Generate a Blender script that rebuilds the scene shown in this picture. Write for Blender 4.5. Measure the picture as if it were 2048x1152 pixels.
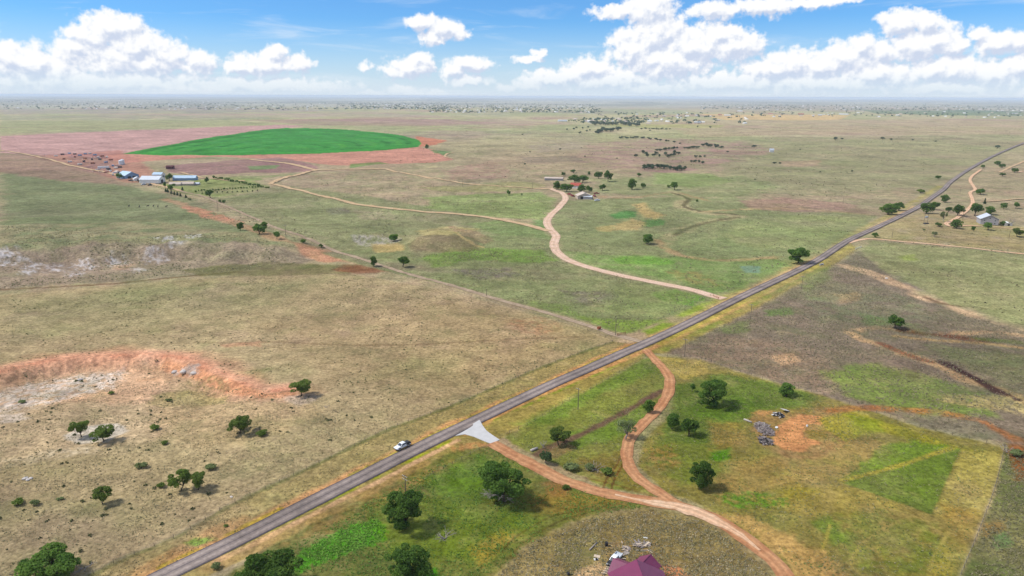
import bpy, bmesh, math, random
import numpy as np
from mathutils import Vector, Matrix

for o in list(bpy.data.objects):
    bpy.data.objects.remove(o, do_unlink=True)
scene = bpy.context.scene
COL = scene.collection
random.seed(7)
rng = np.random.default_rng(7)

# ------------------------------------------------------------------ camera
CAM_H = 120.0
FPX = 1409.4                       # focal length in pixels of a 2048 wide frame
PITCH = math.atan((576.0 - 192.0) / FPX)
ROLL = math.atan(8.0 / 2048.0)
fwd = np.array([0.0, math.cos(PITCH), -math.sin(PITCH)])
upv = np.array([0.0, math.sin(PITCH), math.cos(PITCH)])
rgt = np.array([1.0, 0.0, 0.0])
rgt2 = rgt * math.cos(ROLL) + upv * math.sin(ROLL)
up2 = upv * math.cos(ROLL) - rgt * math.sin(ROLL)
cam_data = bpy.data.cameras.new("camera")
cam_data.sensor_width = 36.0
cam_data.lens = 36.0 * FPX / 2048.0
cam_data.clip_start = 1.0
cam_data.clip_end = 200000.0
cam = bpy.data.objects.new("camera", cam_data)
COL.objects.link(cam)
m = Matrix(((rgt2[0], up2[0], -fwd[0]), (rgt2[1], up2[1], -fwd[1]), (rgt2[2], up2[2], -fwd[2]))).to_4x4()
m.translation = (0, 0, CAM_H)
cam.matrix_world = m
scene.camera = cam

# ------------------------------------------------------------------ exposure / render settings
scene.view_settings.view_transform = 'Standard'
scene.view_settings.look = 'None'
scene.view_settings.exposure = 1.0
scene.view_settings.gamma = 1.0
scene.render.engine = 'CYCLES'
scene.cycles.use_denoising = True
scene.cycles.max_bounces = 4
scene.cycles.diffuse_bounces = 1
scene.cycles.volume_bounces = 1
scene.cycles.transparent_max_bounces = 4

# ------------------------------------------------------------------ sun
SUN_EL = math.radians(51.0)
SUN_AZ = math.radians(-92.0)       # measured from +Y (view direction) towards +X
sun_dir = Vector((math.sin(SUN_AZ) * math.cos(SUN_EL), math.cos(SUN_AZ) * math.cos(SUN_EL), math.sin(SUN_EL)))
sl = bpy.data.lights.new("sun", 'SUN')
sl.energy = 2.0
sl.angle = math.radians(9.0)
sl.color = (1.0, 0.955, 0.88)
sun = bpy.data.objects.new("sun", sl)
COL.objects.link(sun)
sun.rotation_euler = (-sun_dir).to_track_quat('-Z', 'Y').to_euler()
sun.location = (0, 0, 400)

# ------------------------------------------------------------------ pixel -> world helpers
def raydir(x, y):
    return fwd + (x - 1024.0) / FPX * rgt2 - (y - 576.0) / FPX * up2

def P0(x, y, z=0.0):
    d = raydir(x, y)
    t = (z - CAM_H) / d[2]
    return np.array([d[0] * t, d[1] * t])

# numpy gradient noise -------------------------------------------------------
_perm = np.random.default_rng(11).permutation(4096).astype(np.int64)
_ang = np.random.default_rng(12).random(4096) * 2 * np.pi
_gx, _gy = np.cos(_ang), np.sin(_ang)

def pnoise(x, y, seed=0):
    x = np.asarray(x, float) + seed * 17.31
    y = np.asarray(y, float) + seed * 9.77
    xi = np.floor(x).astype(np.int64); yi = np.floor(y).astype(np.int64)
    xf = x - xi; yf = y - yi
    u = xf * xf * xf * (xf * (xf * 6 - 15) + 10); v = yf * yf * yf * (yf * (yf * 6 - 15) + 10)
    def g(ix, iy, dx, dy):
        h = _perm[(_perm[ix & 4095] + iy) & 4095]
        return _gx[h] * dx + _gy[h] * dy
    a = g(xi, yi, xf, yf); b = g(xi + 1, yi, xf - 1, yf)
    c = g(xi, yi + 1, xf, yf - 1); d = g(xi + 1, yi + 1, xf - 1, yf - 1)
    return (a + u * (b - a)) * (1 - v) + (c + u * (d - c)) * v

def fbm(x, y, oct=4, seed=0, gain=0.5):
    s = 0.0; a = 1.0; f = 1.0; tot = 0.0
    for i in range(oct):
        s = s + a * pnoise(x * f, y * f, seed + i * 3)
        tot += a; a *= gain; f *= 2.03
    return s / tot * 1.6

def sstep(a, b, x):
    t = np.clip((x - a) / (b - a), 0, 1)
    return t * t * (3 - 2 * t)

def seg_dist(px, py, pts):
    """distance to an open polyline; also side (cross sign of nearest segment) and arc parameter"""
    best = np.full(px.shape, 1e18); side = np.zeros(px.shape); arc = np.zeros(px.shape)
    acc = 0.0
    for i in range(len(pts) - 1):
        ax, ay = pts[i]; bx, by = pts[i + 1]
        dx, dy = bx - ax, by - ay
        L2 = dx * dx + dy * dy + 1e-9
        t = np.clip(((px - ax) * dx + (py - ay) * dy) / L2, 0, 1)
        ex = px - (ax + t * dx); ey = py - (ay + t * dy)
        d2 = ex * ex + ey * ey
        k = d2 < best
        best = np.where(k, d2, best)
        side = np.where(k, np.sign(dx * (py - ay) - dy * (px - ax)), side)
        arc = np.where(k, acc + t * math.sqrt(L2), arc)
        acc += math.sqrt(L2)
    return np.sqrt(best), side, arc

def poly_sd(px, py, pts):
    """signed distance to polygon, positive inside"""
    d, _, _ = seg_dist(px, py, list(pts) + [pts[0]])
    inside = np.zeros(px.shape, bool)
    n = len(pts)
    for i in range(n):
        ax, ay = pts[i]; bx, by = pts[(i + 1) % n]
        c = ((ay > py) != (by > py)) & (px < (bx - ax) * (py - ay) / ((by - ay) + 1e-12) + ax)
        inside ^= c
    return np.where(inside, d, -d)

def spline(pts, step=6.0, closed=False):
    """Catmull-Rom through points (numpy 2d), resampled about every STEP metres"""
    pts = [np.asarray(p, float) for p in pts]
    out = []
    n = len(pts)
    for i in range(n - 1):
        p0 = pts[i - 1] if i > 0 else 2 * pts[0] - pts[1]
        p1, p2 = pts[i], pts[i + 1]
        p3 = pts[i + 2] if i + 2 < n else 2 * pts[-1] - pts[-2]
        L = np.linalg.norm(p2 - p1)
        k = max(2, int(L / step))
        for j in range(k):
            t = j / k
            out.append(0.5 * ((2 * p1) + (-p0 + p2) * t + (2 * p0 - 5 * p1 + 4 * p2 - p3) * t * t + (-p0 + 3 * p1 - 3 * p2 + p3) * t ** 3))
    out.append(pts[-1])
    return np.array(out)

# ------------------------------------------------------------------ terrain height
W0 = lambda pts: [P0(x, y) for x, y in pts]
pit_rim = spline(W0([(-160, 790), (-60, 752), (0, 738), (60, 726), (120, 716), (180, 710), (240, 706), (320, 706), (370, 713), (430, 737), (480, 763), (530, 777), (578, 772)]), 8)
scarp = spline(W0([(-150, 500), (0, 512), (90, 508), (200, 510), (330, 506), (450, 508), (560, 512), (640, 520)]), 12)
mound_c = P0(880, 492); mound_r = np.array([46.0, 34.0])
mound2_c = P0(730, 478)

ROAD_PX = [(150,1243),(327,1152),(520,1057),(700,966),(887,871.5),(1080,780),(1220,718),(1348,661),(1487,592),(1626,526),(1695,482.5),(1765,450),(1834,416),(1862,397),(1886,380),(1903,363),(1938,339),(1973,319.5),(2008,303),(2050,286),(2120,262),(2260,232)]
road_flat = np.array([P0(x_, y_) for x_, y_ in ROAD_PX])

def height(x, y):
    x = np.asarray(x, float); y = np.asarray(y, float)
    r = np.hypot(x, y)
    z = 0.55 * fbm(x / 75, y / 75, 3, 1) * sstep(60, 200, r)
    z = z + 2.6 * fbm(x / 260, y / 260, 3, 2) * sstep(350, 800, r)
    z = z + 7.0 * fbm(x / 900, y / 900, 3, 3) * sstep(900, 2500, r)
    z = z + 22.0 * fbm(x / 5000, y / 5000, 3, 4) * sstep(4000, 14000, r)
    z = z + 1.7 * fbm(x / 85, y / 85, 4, 6, .6) * sstep(420, 800, r) * (1 - .6 * sstep(2500, 5000, r))
    # eroded gullies on the mid distance breaks
    g = fbm(x / 60, y / 60, 3, 9)
    z = z - 2.6 * np.abs(g) * sstep(500, 900, r) * sstep(0.0, 0.35, fbm(x / 420, y / 420, 2, 13))
    k = (r > 330) & (x > 20) & (y > 150)          # the road runs on a graded bed
    if k.any():
        d, _, _ = seg_dist(x[k], y[k], road_flat)
        z = z.copy(); z[k] *= 1 - .9 * (1 - sstep(18, 110, d))
    near = (r > 150) & (r < 420) & (x < 40)
    if near.any():
        d, s, a = seg_dist(x[near] if x.ndim else x, y[near] if x.ndim else y, pit_rim)
        inner = s < 0           # the camera side of the rim
        dn = d + (2.0 * pnoise(x[near] / 7, y[near] / 7, 5) + 2.2 * np.abs(pnoise(a / 7.5, d * 0 + .5, 15)) + 1.2 * pnoise(a / 3.0, d / 12, 16) - 1.0) * sstep(0, 3, d)
        fade = sstep(0, 25, a) * (1 - sstep(a.max() - 45, a.max(), a)) if False else np.ones_like(d)
        dep = 4.6 * sstep(0, 11.0, dn) * (1 - sstep(22, 75, d)) + 0.7 * pnoise(x[near] / 4, y[near] / 4, 6) * sstep(1, 4, d) * (1 - sstep(10, 20, d))
        L = pit_rim_len
        dep = dep * (1 - sstep(L - 30, L - 4, a))
        zz = np.where(inner, -dep, 0.0)
        z = z.copy(); z[near] += zz
    k = (r > 420) & (r < 900) & (x < 0)
    if k.any():
        d, s, a = seg_dist(x[k], y[k], scarp)
        inner = s < 0
        nz = pnoise(x[k] / 22, y[k] / 22, 21)
        dn = np.where(inner, d, 0) + 20 * nz * sstep(0, 25, d)
        plate = 8.0 * (1 - sstep(0, 220, d))
        drop = 8.0 * (1 - sstep(2, 34, dn))
        zz = np.where(inner, drop, plate) + 4.2 * fbm(x[k] / 26, y[k] / 26, 3, 23) * (1 - sstep(15, 60, d))
        zz = zz * (1 - sstep(scarp_len - 60, scarp_len, a))
        z = z.copy(); z[k] += zz
    for c, rr, h, sd in ((mound_c, mound_r, 6.0, 31), (mound2_c, np.array([40.0, 22.0]), 3.0, 32)):
        k = (np.abs(x - c[0]) < rr[0] * 1.8) & (np.abs(y - c[1]) < rr[1] * 2.6)
        if k.any():
            q = np.hypot((x[k] - c[0]) / rr[0], (y[k] - c[1] - 8) / np.where(y[k] > c[1] + 8, rr[1] * 2.0, rr[1]))
            q = q + 0.25 * pnoise(x[k] / 18, y[k] / 18, sd)
            z = z.copy(); z[k] += h * (1 - sstep(0.25, 1.0, q))
    return z

pit_rim_len = float(np.sum(np.linalg.norm(np.diff(pit_rim, axis=0), axis=1)))
scarp_len = float(np.sum(np.linalg.norm(np.diff(scarp, axis=0), axis=1)))

def hz(x, y):
    return float(height(np.array([x], float), np.array([y], float))[0])

def P(x, y):
    """photo pixel -> point on the terrain (x, y, z)"""
    z = 0.0
    return PM([(x, y)])[0]

def mpp(p):
    """metres per (2048) pixel at a world point"""
    d = np.array([p[0], p[1], p[2] - CAM_H])
    return float(d @ fwd) / FPX

def PM(pts):
    """many photo pixels -> (n, 3) terrain points"""
    pts = np.asarray(pts, float)
    d = fwd[None] + ((pts[:, 0] - 1024.0) / FPX)[:, None] * rgt2[None] - ((pts[:, 1] - 576.0) / FPX)[:, None] * up2[None]
    z = np.zeros(len(pts))
    for _ in range(5):
        t = (z - CAM_H) / d[:, 2]
        x, y = d[:, 0] * t, d[:, 1] * t
        z = height(x, y)
    return np.stack([x, y, z], -1)

def W(pts):
    return list(PM(pts)[:, :2])

def lin(c):
    c = np.asarray(c, float) / 255.0
    return np.where(c <= 0.04045, c / 12.92, ((c + 0.055) / 1.055) ** 2.4)

# ------------------------------------------------------------------ tagging / mesh helpers
def tag(o, label=None, cat=None, group=None, kind=None):
    if label: o["label"] = label
    if cat: o["category"] = cat
    if group: o["group"] = group
    if kind: o["kind"] = kind
    return o

def link(o, parent=None):
    COL.objects.link(o)
    if parent is not None:
        o.parent = parent
    return o

def empty(name, loc, rz=0.0, label=None, cat=None, group=None):
    o = bpy.data.objects.new(name, None)
    o.empty_display_size = 0.2
    o.location = loc; o.rotation_euler = (0, 0, rz)
    link(o)
    return tag(o, label, cat, group)

def mesh_from(name, verts, faces, mat=None, smooth=False):
    me = bpy.data.meshes.new(name)
    me.from_pydata([tuple(v) for v in verts], [], [tuple(f) for f in faces])
    if mat is not None: me.materials.append(mat)
    if smooth:
        me.polygons.foreach_set("use_smooth", [True] * len(me.polygons))
    me.update()
    return me

def obj(name, me, parent=None, loc=None, rz=None):
    o = bpy.data.objects.new(name, me)
    if loc is not None: o.location = loc
    if rz is not None: o.rotation_euler = (0, 0, rz)
    return link(o, parent)

class MB:
    """collects simple shapes into one mesh"""
    def __init__(s): s.v = []; s.f = []
    def add(s, vs, fs):
        n = len(s.v); s.v += [tuple(map(float, q)) for q in vs]; s.f += [tuple(i + n for i in f) for f in fs]; return s
    def box(s, c, d, rz=0.0, taper=1.0):
        cx, cy, cz = c; a, b, h = d[0] / 2, d[1] / 2, d[2] / 2
        vs = []
        for z, t in ((-h, 1.0), (h, taper)):
            for x, y in ((-a, -b), (a, -b), (a, b), (-a, b)):
                x *= t; y *= t
                vs.append((cx + x * math.cos(rz) - y * math.sin(rz), cy + x * math.sin(rz) + y * math.cos(rz), cz + z))
        return s.add(vs, [(0, 3, 2, 1), (4, 5, 6, 7), (0, 1, 5, 4), (1, 2, 6, 5), (2, 3, 7, 6), (3, 0, 4, 7)])
    def prism(s, prof, y0, y1, axis='y'):
        """profile in (x,z) extruded along y"""
        n = len(prof)
        vs = [(p[0], y0, p[1]) for p in prof] + [(p[0], y1, p[1]) for p in prof]
        if axis == 'x':
            vs = [(v[1], v[0], v[2]) for v in vs]
        fs = [(i, (i + 1) % n, n + (i + 1) % n, n + i) for i in range(n)]
        fs += [tuple(range(n - 1, -1, -1)), tuple(range(n, 2 * n))]
        return s.add(vs, fs)
    def tube(s, pts, rad, n=6, cap=True):
        pts = [Vector(p) for p in pts]
        if not hasattr(rad, '__len__'): rad = [rad] * len(pts)
        vs = []; fs = []
        for i, p in enumerate(pts):
            t = (pts[min(i + 1, len(pts) - 1)] - pts[max(i - 1, 0)])
            if t.length < 1e-6: t = Vector((0, 0, 1))
            t.normalize()
            a = t.orthogonal().normalized() if abs(t.z) < 0.999 else Vector((1, 0, 0))
            if abs(t.z) < 0.95:
                a = t.cross(Vector((0, 0, 1))).normalized()
            b = t.cross(a)
            for k in range(n):
                w = 2 * math.pi * k / n
                vs.append(p + (a * math.cos(w) + b * math.sin(w)) * rad[i])
        for i in range(len(pts) - 1):
            for k in range(n):
                fs.append((i * n + k, i * n + (k + 1) % n, (i + 1) * n + (k + 1) % n, (i + 1) * n + k))
        if cap:
            fs.append(tuple(range(n - 1, -1, -1))); fs.append(tuple(range((len(pts) - 1) * n, len(pts) * n)))
        return s.add(vs, fs)
    def mesh(s, name, mat, smooth=False):
        return mesh_from(name, s.v, s.f, mat, smooth)
    def build(s, name, mat, parent=None, smooth=False, loc=None, rz=None):
        return obj(name, s.mesh(name, mat, smooth), parent, loc, rz)

def copy_tree(o, parent=None):
    c = o.copy(); COL.objects.link(c); c.parent = parent
    for ch in list(o.children):
        if ch.name != c.name: copy_tree(ch, c)
    return c

# ------------------------------------------------------------------ materials
def new_mat(name):
    mt = bpy.data.materials.new(name); mt.use_nodes = True
    return mt, mt.node_tree.nodes, mt.node_tree.links, mt.node_tree.nodes["Principled BSDF"]

def plain(name, rgb, rough=0.8, var=0.12, scale=1.5, spec=0.2, metal=0.0, bump=0.0):
    """base colour with some procedural wear"""
    mt, N, L, b = new_mat(name)
    tc = N.new("ShaderNodeTexCoord"); nz = N.new("ShaderNodeTexNoise")
    nz.inputs["Scale"].default_value = scale; nz.inputs["Detail"].default_value = 5
    L.new(tc.outputs["Object"], nz.inputs["Vector"])
    mr = N.new("ShaderNodeMapRange"); mr.inputs[1].default_value = 0.25; mr.inputs[2].default_value = 0.75
    mr.inputs[3].default_value = 1 - var; mr.inputs[4].default_value = 1 + var
    L.new(nz.outputs["Fac"], mr.inputs[0])
    vm = N.new("ShaderNodeVectorMath"); vm.operation = 'SCALE'; vm.inputs[0].default_value = rgb
    L.new(mr.outputs[0], vm.inputs["Scale"]); L.new(vm.outputs[0], b.inputs["Base Color"])
    b.inputs["Roughness"].default_value = rough; b.inputs["Metallic"].default_value = metal
    b.inputs["Specular IOR Level"].default_value = spec
    if bump:
        bp = N.new("ShaderNodeBump"); bp.inputs["Strength"].default_value = bump
        L.new(nz.outputs["Fac"], bp.inputs["Height"]); L.new(bp.outputs[0], b.inputs["Normal"])
    return mt

# ------------------------------------------------------------------ world: sky + clouds at infinity
CLOUDS = [  # photo-measured puffs: centre x, y, half width, half height, weight
 (50,125,100,46,1),(10,112,60,38,1),(110,140,80,40,.9),(225,52,70,34,1.1),(275,88,76,40,1.1),(185,78,58,32,1),(330,112,62,38,1),
 (145,98,46,26,.9),(395,126,40,24,.9),(300,130,60,30,.9),(230,120,90,40,.9),
 (535,128,80,26,1),(548,108,34,20,1),(486,136,44,18,.9),(600,128,26,20,.9),(200,166,330,30,.85),(520,172,200,18,.8),
 (845,42,36,19,1),(890,58,46,20,1),(862,74,24,20,.9),(920,66,22,12,.8),(820,135,54,24,1),(840,120,30,18,.9),(785,142,24,16,.8),
 (940,130,46,18,1),(905,140,26,16,.9),(935,160,50,14,.8),(1055,118,32,9,.75),(1078,104,18,10,.8),(810,180,38,12,.9),(872,187,24,9,.8),(740,186,30,6,.7),
 (735,138,16,9,.55),(1015,175,22,8,.6),
 (1300,20,56,46,1.15),(1240,26,66,17,.9),(1315,66,72,46,1.1),(1270,96,64,44,1.1),(1390,92,90,44,1.1),(1465,92,70,38,1.05),(1440,66,50,26,1),(1330,120,120,46,1.05),
 (1180,142,58,30,1),(1100,158,54,22,.9),(1150,150,40,24,.9),(1220,160,120,30,.9),(1060,168,40,16,.8),
 (1430,22,66,18,.85),(1530,12,86,22,.95),(1620,6,66,14,.85),(1690,2,30,8,.7),
 (1590,128,80,34,1),(1545,140,70,30,1),(1690,118,70,36,1.05),(1725,92,36,26,1),(1760,104,44,30,1),(1640,134,80,34,.95),
 (1800,46,52,30,1.1),(1855,44,40,28,1),(1868,80,66,36,1.05),(1830,90,60,36,1),(1905,92,40,28,.9),(1960,66,26,18,.8),(2000,84,56,28,1),(2040,82,50,28,1),
 (1900,140,120,36,1),(1980,146,90,34,.95),(2040,136,50,36,.95),(1760,150,120,30,.95),(1650,168,200,26,.9),(1460,166,160,24,.9),(1280,178,140,14,.8),(1900,178,200,16,.85),
 (-120,110,120,60,1),(-300,140,140,44,.9),(2180,90,110,50,1),(2360,120,120,50,.95),(2600,140,160,40,.9),(-560,130,150,44,.9),
]
def azel(x, y):
    d = raydir(x, y); d = d / np.linalg.norm(d)
    return math.degrees(math.atan2(d[0], d[1])), math.degrees(math.asin(d[2]))

world = bpy.data.worlds.new("World"); scene.world = world; world.use_nodes = True
try:
    world.cycles.sampling_method = 'MANUAL'; world.cycles.sample_map_resolution = 512
except Exception: pass
wt = world.node_tree; wt.nodes.clear()

def mnode(nt, op, a=None, b=None, c=None, clamp=False):
    n = nt.nodes.new("ShaderNodeMath"); n.operation = op; n.use_clamp = clamp
    for i, v in enumerate((a, b, c)):
        if v is None: continue
        if isinstance(v, (int, float)): n.inputs[i].default_value = v
        else: nt.links.new(v, n.inputs[i])
    return n.outputs[0]
def vnode(nt, op, a=None, b=None, c=None):
    n = nt.nodes.new("ShaderNodeVectorMath"); n.operation = op
    for i, v in enumerate((a, b, c)):
        if v is None: continue
        if isinstance(v, (tuple, list)): n.inputs[i].default_value = v
        else: nt.links.new(v, n.inputs[i])
    return n
def mrange(nt, v, a, b, c=0.0, d=1.0, smooth=True):
    n = nt.nodes.new("ShaderNodeMapRange")
    if smooth: n.interpolation_type = 'SMOOTHSTEP'
    nt.links.new(v, n.inputs[0])
    for i, q in zip((1, 2, 3, 4), (a, b, c, d)): n.inputs[i].default_value = q
    return n.outputs[0]


tc = wt.nodes.new("ShaderNodeTexCoord")
sep = wt.nodes.new("ShaderNodeSeparateXYZ"); wt.links.new(tc.outputs["Generated"], sep.inputs[0])
az = mnode(wt, 'MULTIPLY', mnode(wt, 'ARCTAN2', sep.outputs[0], sep.outputs[1]), 57.29578)
el = mnode(wt, 'MULTIPLY', mnode(wt, 'ARCSINE', sep.outputs[2]), 57.29578)
comb = wt.nodes.new("ShaderNodeCombineXYZ"); wt.links.new(az, comb.inputs[0]); wt.links.new(el, comb.inputs[1])
# clear sky: Nishita with white summer haze towards the horizon
SKY_STRENGTH = 0.075
sky = wt.nodes.new("ShaderNodeTexSky"); sky.sky_type = 'NISHITA'; sky.sun_disc = False
sky.sun_elevation = SUN_EL; sky.sun_rotation = SUN_AZ
sky.altitude = 1100.0; sky.air_density = 1.0; sky.dust_density = 0.3; sky.ozone_density = 3.0
scl = vnode(wt, 'SCALE', sky.outputs[0]); scl.inputs["Scale"].default_value = SKY_STRENGTH
tint = vnode(wt, 'MULTIPLY', scl.outputs[0], (0.37, 0.655, 0.95))
hzf = mnode(wt, 'POWER', mrange(wt, el, 0.0, 5.6, 0.98, 0.0, False), 1.3)
hmix = wt.nodes.new("ShaderNodeMix"); hmix.data_type = 'RGBA'
wt.links.new(hzf, hmix.inputs[0]); wt.links.new(tint.outputs[0], hmix.inputs[6]); hmix.inputs[7].default_value = (0.355, 0.40, 0.45, 1)
# thin streaks of high cirrus
cvec = vnode(wt, 'MULTIPLY', comb.outputs[0], (0.10, 0.75, 0)).outputs[0]
cn = wt.nodes.new("ShaderNodeTexNoise"); cn.inputs["Scale"].default_value = 1.0; cn.inputs["Detail"].default_value = 5; cn.inputs["Roughness"].default_value = 0.6; cn.inputs["Distortion"].default_value = 0.6
wt.links.new(cvec, cn.inputs["Vector"])
cmx = wt.nodes.new("ShaderNodeMix"); cmx.data_type = 'RGBA'
wt.links.new(mrange(wt, cn.outputs["Fac"], 0.50, 0.78, 0.0, 0.45), cmx.inputs[0]); wt.links.new(hmix.outputs[2], cmx.inputs[6]); cmx.inputs[7].default_value = (0.46, 0.48, 0.50, 1)
clear = cmx.outputs[2]
SHADE = (0.315, 0.352, 0.43, 1); LIT = (0.505, 0.508, 0.515, 1)

def puffs(nt, vec, blobs):
    """cloud density of the listed puffs at a sky position in degrees"""
    nw = nt.nodes.new("ShaderNodeTexNoise"); nw.inputs["Scale"].default_value = 0.6; nw.inputs["Detail"].default_value = 6; nw.inputs["Roughness"].default_value = 0.62
    nt.links.new(vec, nw.inputs["Vector"])
    wv = vnode(nt, 'MULTIPLY_ADD', nw.outputs["Color"], (2.0, 1.3, 0), (-1.0, -0.65, 0)).outputs[0]
    wp = vnode(nt, 'ADD', vec, wv).outputs[0]
    acc = None
    for a0, e0, ra, re, wgt in blobs:
        ia, ie = 1 / ra, 1 / re
        q = vnode(nt, 'MULTIPLY_ADD', wp, (ia, ie, 0), (-a0 * ia, -e0 * ie, 0)).outputs[0]
        v = mnode(nt, 'MULTIPLY_ADD', vnode(nt, 'LENGTH', q).outputs["Value"], -wgt, wgt)
        acc = v if acc is None else mnode(nt, 'SMOOTH_MAX', acc, v, 0.10)
    n1 = nt.nodes.new("ShaderNodeTexNoise"); n1.inputs["Scale"].default_value = 1.6; n1.inputs["Detail"].default_value = 7; n1.inputs["Roughness"].default_value = 0.54
    nt.links.new(vec, n1.inputs["Vector"])
    return mnode(nt, 'ADD', acc, mnode(nt, 'MULTIPLY_ADD', n1.outputs["Fac"], 1.25, -0.625))

def cloudy(d0, d1, amul=None):
    alpha = mrange(wt, d0, -0.08, 0.40)
    if amul is not None: alpha = mnode(wt, 'MULTIPLY', alpha, amul)
    low = mnode(wt, 'MULTIPLY', alpha, mrange(wt, el, 0.0, 2.0, 0.18, 1.0))
    lit = mrange(wt, mnode(wt, 'SUBTRACT', d0, d1), -0.42, 0.26)
    cm = wt.nodes.new("ShaderNodeMix"); cm.data_type = 'RGBA'
    wt.links.new(lit, cm.inputs[0]); cm.inputs[6].default_value = SHADE; cm.inputs[7].default_value = LIT
    fm = wt.nodes.new("ShaderNodeMix"); fm.data_type = 'RGBA'
    wt.links.new(low, fm.inputs[0]); wt.links.new(clear, fm.inputs[6]); wt.links.new(cm.outputs[2], fm.inputs[7])
    b_ = wt.nodes.new("ShaderNodeBackground"); b_.inputs["Strength"].default_value = 1.0
    wt.links.new(fm.outputs[2], b_.inputs[0])
    return b_.outputs[0]

ALLB = []
for cx, cy, rx, ry, wgt in CLOUDS:
    a0, e0 = azel(cx, cy); a1, _ = azel(cx + rx, cy); _, e1 = azel(cx, cy - ry)
    ALLB.append((a0, e0, max(0.1, (a1 - a0) * 1.12), max(0.1, (e1 - e0) * 1.12), wgt))
LIGHT_STEP = (-0.24, 0.50, 0)

# sky beyond the view: flat cumulus layer, cover thickened to brighten ambient light
zc = mnode(wt, 'MAXIMUM', sep.outputs[2], 0.05)
cz = wt.nodes.new("ShaderNodeCombineXYZ")
for i in range(3): wt.links.new(zc, cz.inputs[i])
pl = vnode(wt, 'DIVIDE', tc.outputs["Generated"], cz.outputs[0]).outputs[0]
def hnoise(v):
    hn = wt.nodes.new("ShaderNodeTexNoise"); hn.inputs["Scale"].default_value = 1.1; hn.inputs["Detail"].default_value = 4; hn.inputs["Roughness"].default_value = 0.55
    wt.links.new(v, hn.inputs["Vector"]); return mnode(wt, 'MULTIPLY_ADD', hn.outputs["Fac"], 3.0, -1.36)
h0 = hnoise(pl); h1 = mnode(wt, 'MULTIPLY', h0, 1.05)
# fade so that it meets the in-view cumulus without a seam
out = cloudy(h0, h1)
SECT = [(-52, -27), (-27, -13), (-13, 3), (3, 13), (13, 23), (23, 33), (33, 55)]
for s0, s1 in SECT:
    bl = [b_ for b_ in ALLB if b_[0] + b_[2] * 1.6 + 1.2 > s0 and b_[0] - b_[2] * 1.6 - 1.2 < s1]
    top = mrange(wt, el, 8.0, 11.0, 1.0, 0.0)
    g = bpy.data.node_groups.new("cumulus", 'ShaderNodeTree')
    g.interface.new_socket("Vector", in_out='INPUT', socket_type='NodeSocketVector')
    g.interface.new_socket("Density", in_out='OUTPUT', socket_type='NodeSocketFloat')
    gi = g.nodes.new("NodeGroupInput"); go = g.nodes.new("NodeGroupOutput")
    g.links.new(puffs(g, gi.outputs[0], bl), go.inputs[0])
    def dens(v):
        n_ = wt.nodes.new("ShaderNodeGroup"); n_.node_tree = g; wt.links.new(v, n_.inputs[0]); return n_.outputs[0]
    bgc = cloudy(dens(comb.outputs[0]), dens(vnode(wt, 'ADD', comb.outputs[0], LIGHT_STEP).outputs[0]), top)
    ina = mnode(wt, 'MULTIPLY', mnode(wt, 'GREATER_THAN', az, s0), mnode(wt, 'LESS_THAN', az, s1))
    ine = mnode(wt, 'MULTIPLY', mnode(wt, 'LESS_THAN', el, 9.5), mnode(wt, 'GREATER_THAN', el, -0.05))
    ms = wt.nodes.new("ShaderNodeMixShader")
    wt.links.new(mnode(wt, 'MULTIPLY', ina, ine), ms.inputs[0]); wt.links.new(out, ms.inputs[1]); wt.links.new(bgc, ms.inputs[2])
    out = ms.outputs[0]
wo = wt.nodes.new("ShaderNodeOutputWorld")
wt.links.new(out, wo.inputs[0])

# ------------------------------------------------------------------ ground: one sheet to the horizon
def build_ground():
    azl = np.concatenate([np.arange(-180, -47, 2.0), np.arange(-47, 47, 0.1), np.arange(47, 180, 2.0)])
    th = np.concatenate([np.arange(85, 42, -1.0), np.arange(42, 6.0, -0.075), np.arange(6.0, 0.9, -0.026)])
    rad = CAM_H / np.tan(np.radians(th))
    rad = np.concatenate([rad, np.geomspace(rad[-1] * 1.06, 60000.0, 44)])
    na, nr = len(azl), len(rad)
    A, R = np.meshgrid(np.radians(azl), rad)       # (nr, na)
    X = (R * np.sin(A)).ravel(); Y = (R * np.cos(A)).ravel()
    Z = height(X, Y)
    X = np.append(X, 0.0); Y = np.append(Y, 0.0); Z = np.append(Z, hz(0.01, 0.01))
    idx = np.arange(nr * na).reshape(nr, na)
    nxt = np.roll(idx, -1, axis=1)
    q = np.stack([idx[:-1], nxt[:-1], nxt[1:], idx[1:]], axis=-1).reshape(-1, 4)[:, ::-1]
    fan = np.stack([np.full(na, nr * na), nxt[0], idx[0]], axis=-1)
    me = bpy.data.meshes.new("ground")
    nv = len(X); nq = len(q); nt = len(fan)
    me.vertices.add(nv)
    me.vertices.foreach_set("co", np.stack([X, Y, Z], -1).astype(np.float32).ravel())
    me.loops.add(nq * 4 + nt * 3)
    me.loops.foreach_set("vertex_index", np.concatenate([q.ravel(), fan.ravel()]).astype(np.int32))
    me.polygons.add(nq + nt)
    me.polygons.foreach_set("loop_start", np.concatenate([np.arange(nq) * 4, nq * 4 + np.arange(nt) * 3]).astype(np.int32))
    me.polygons.foreach_set("use_smooth", np.ones(nq + nt, bool))
    me.update(); me.validate()
    if me.polygons[0].normal.z < 0:
        me.flip_normals()
    col, tuft = paint_ground(X, Y)
    at = me.color_attributes.new("soil_cover", 'FLOAT_COLOR', 'POINT')
    at.data.foreach_set("color", np.concatenate([col, tuft[:, None]], axis=1).astype(np.float32).ravel())
    return me

K_ALB = 0.83      # photo tone -> albedo

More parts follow.
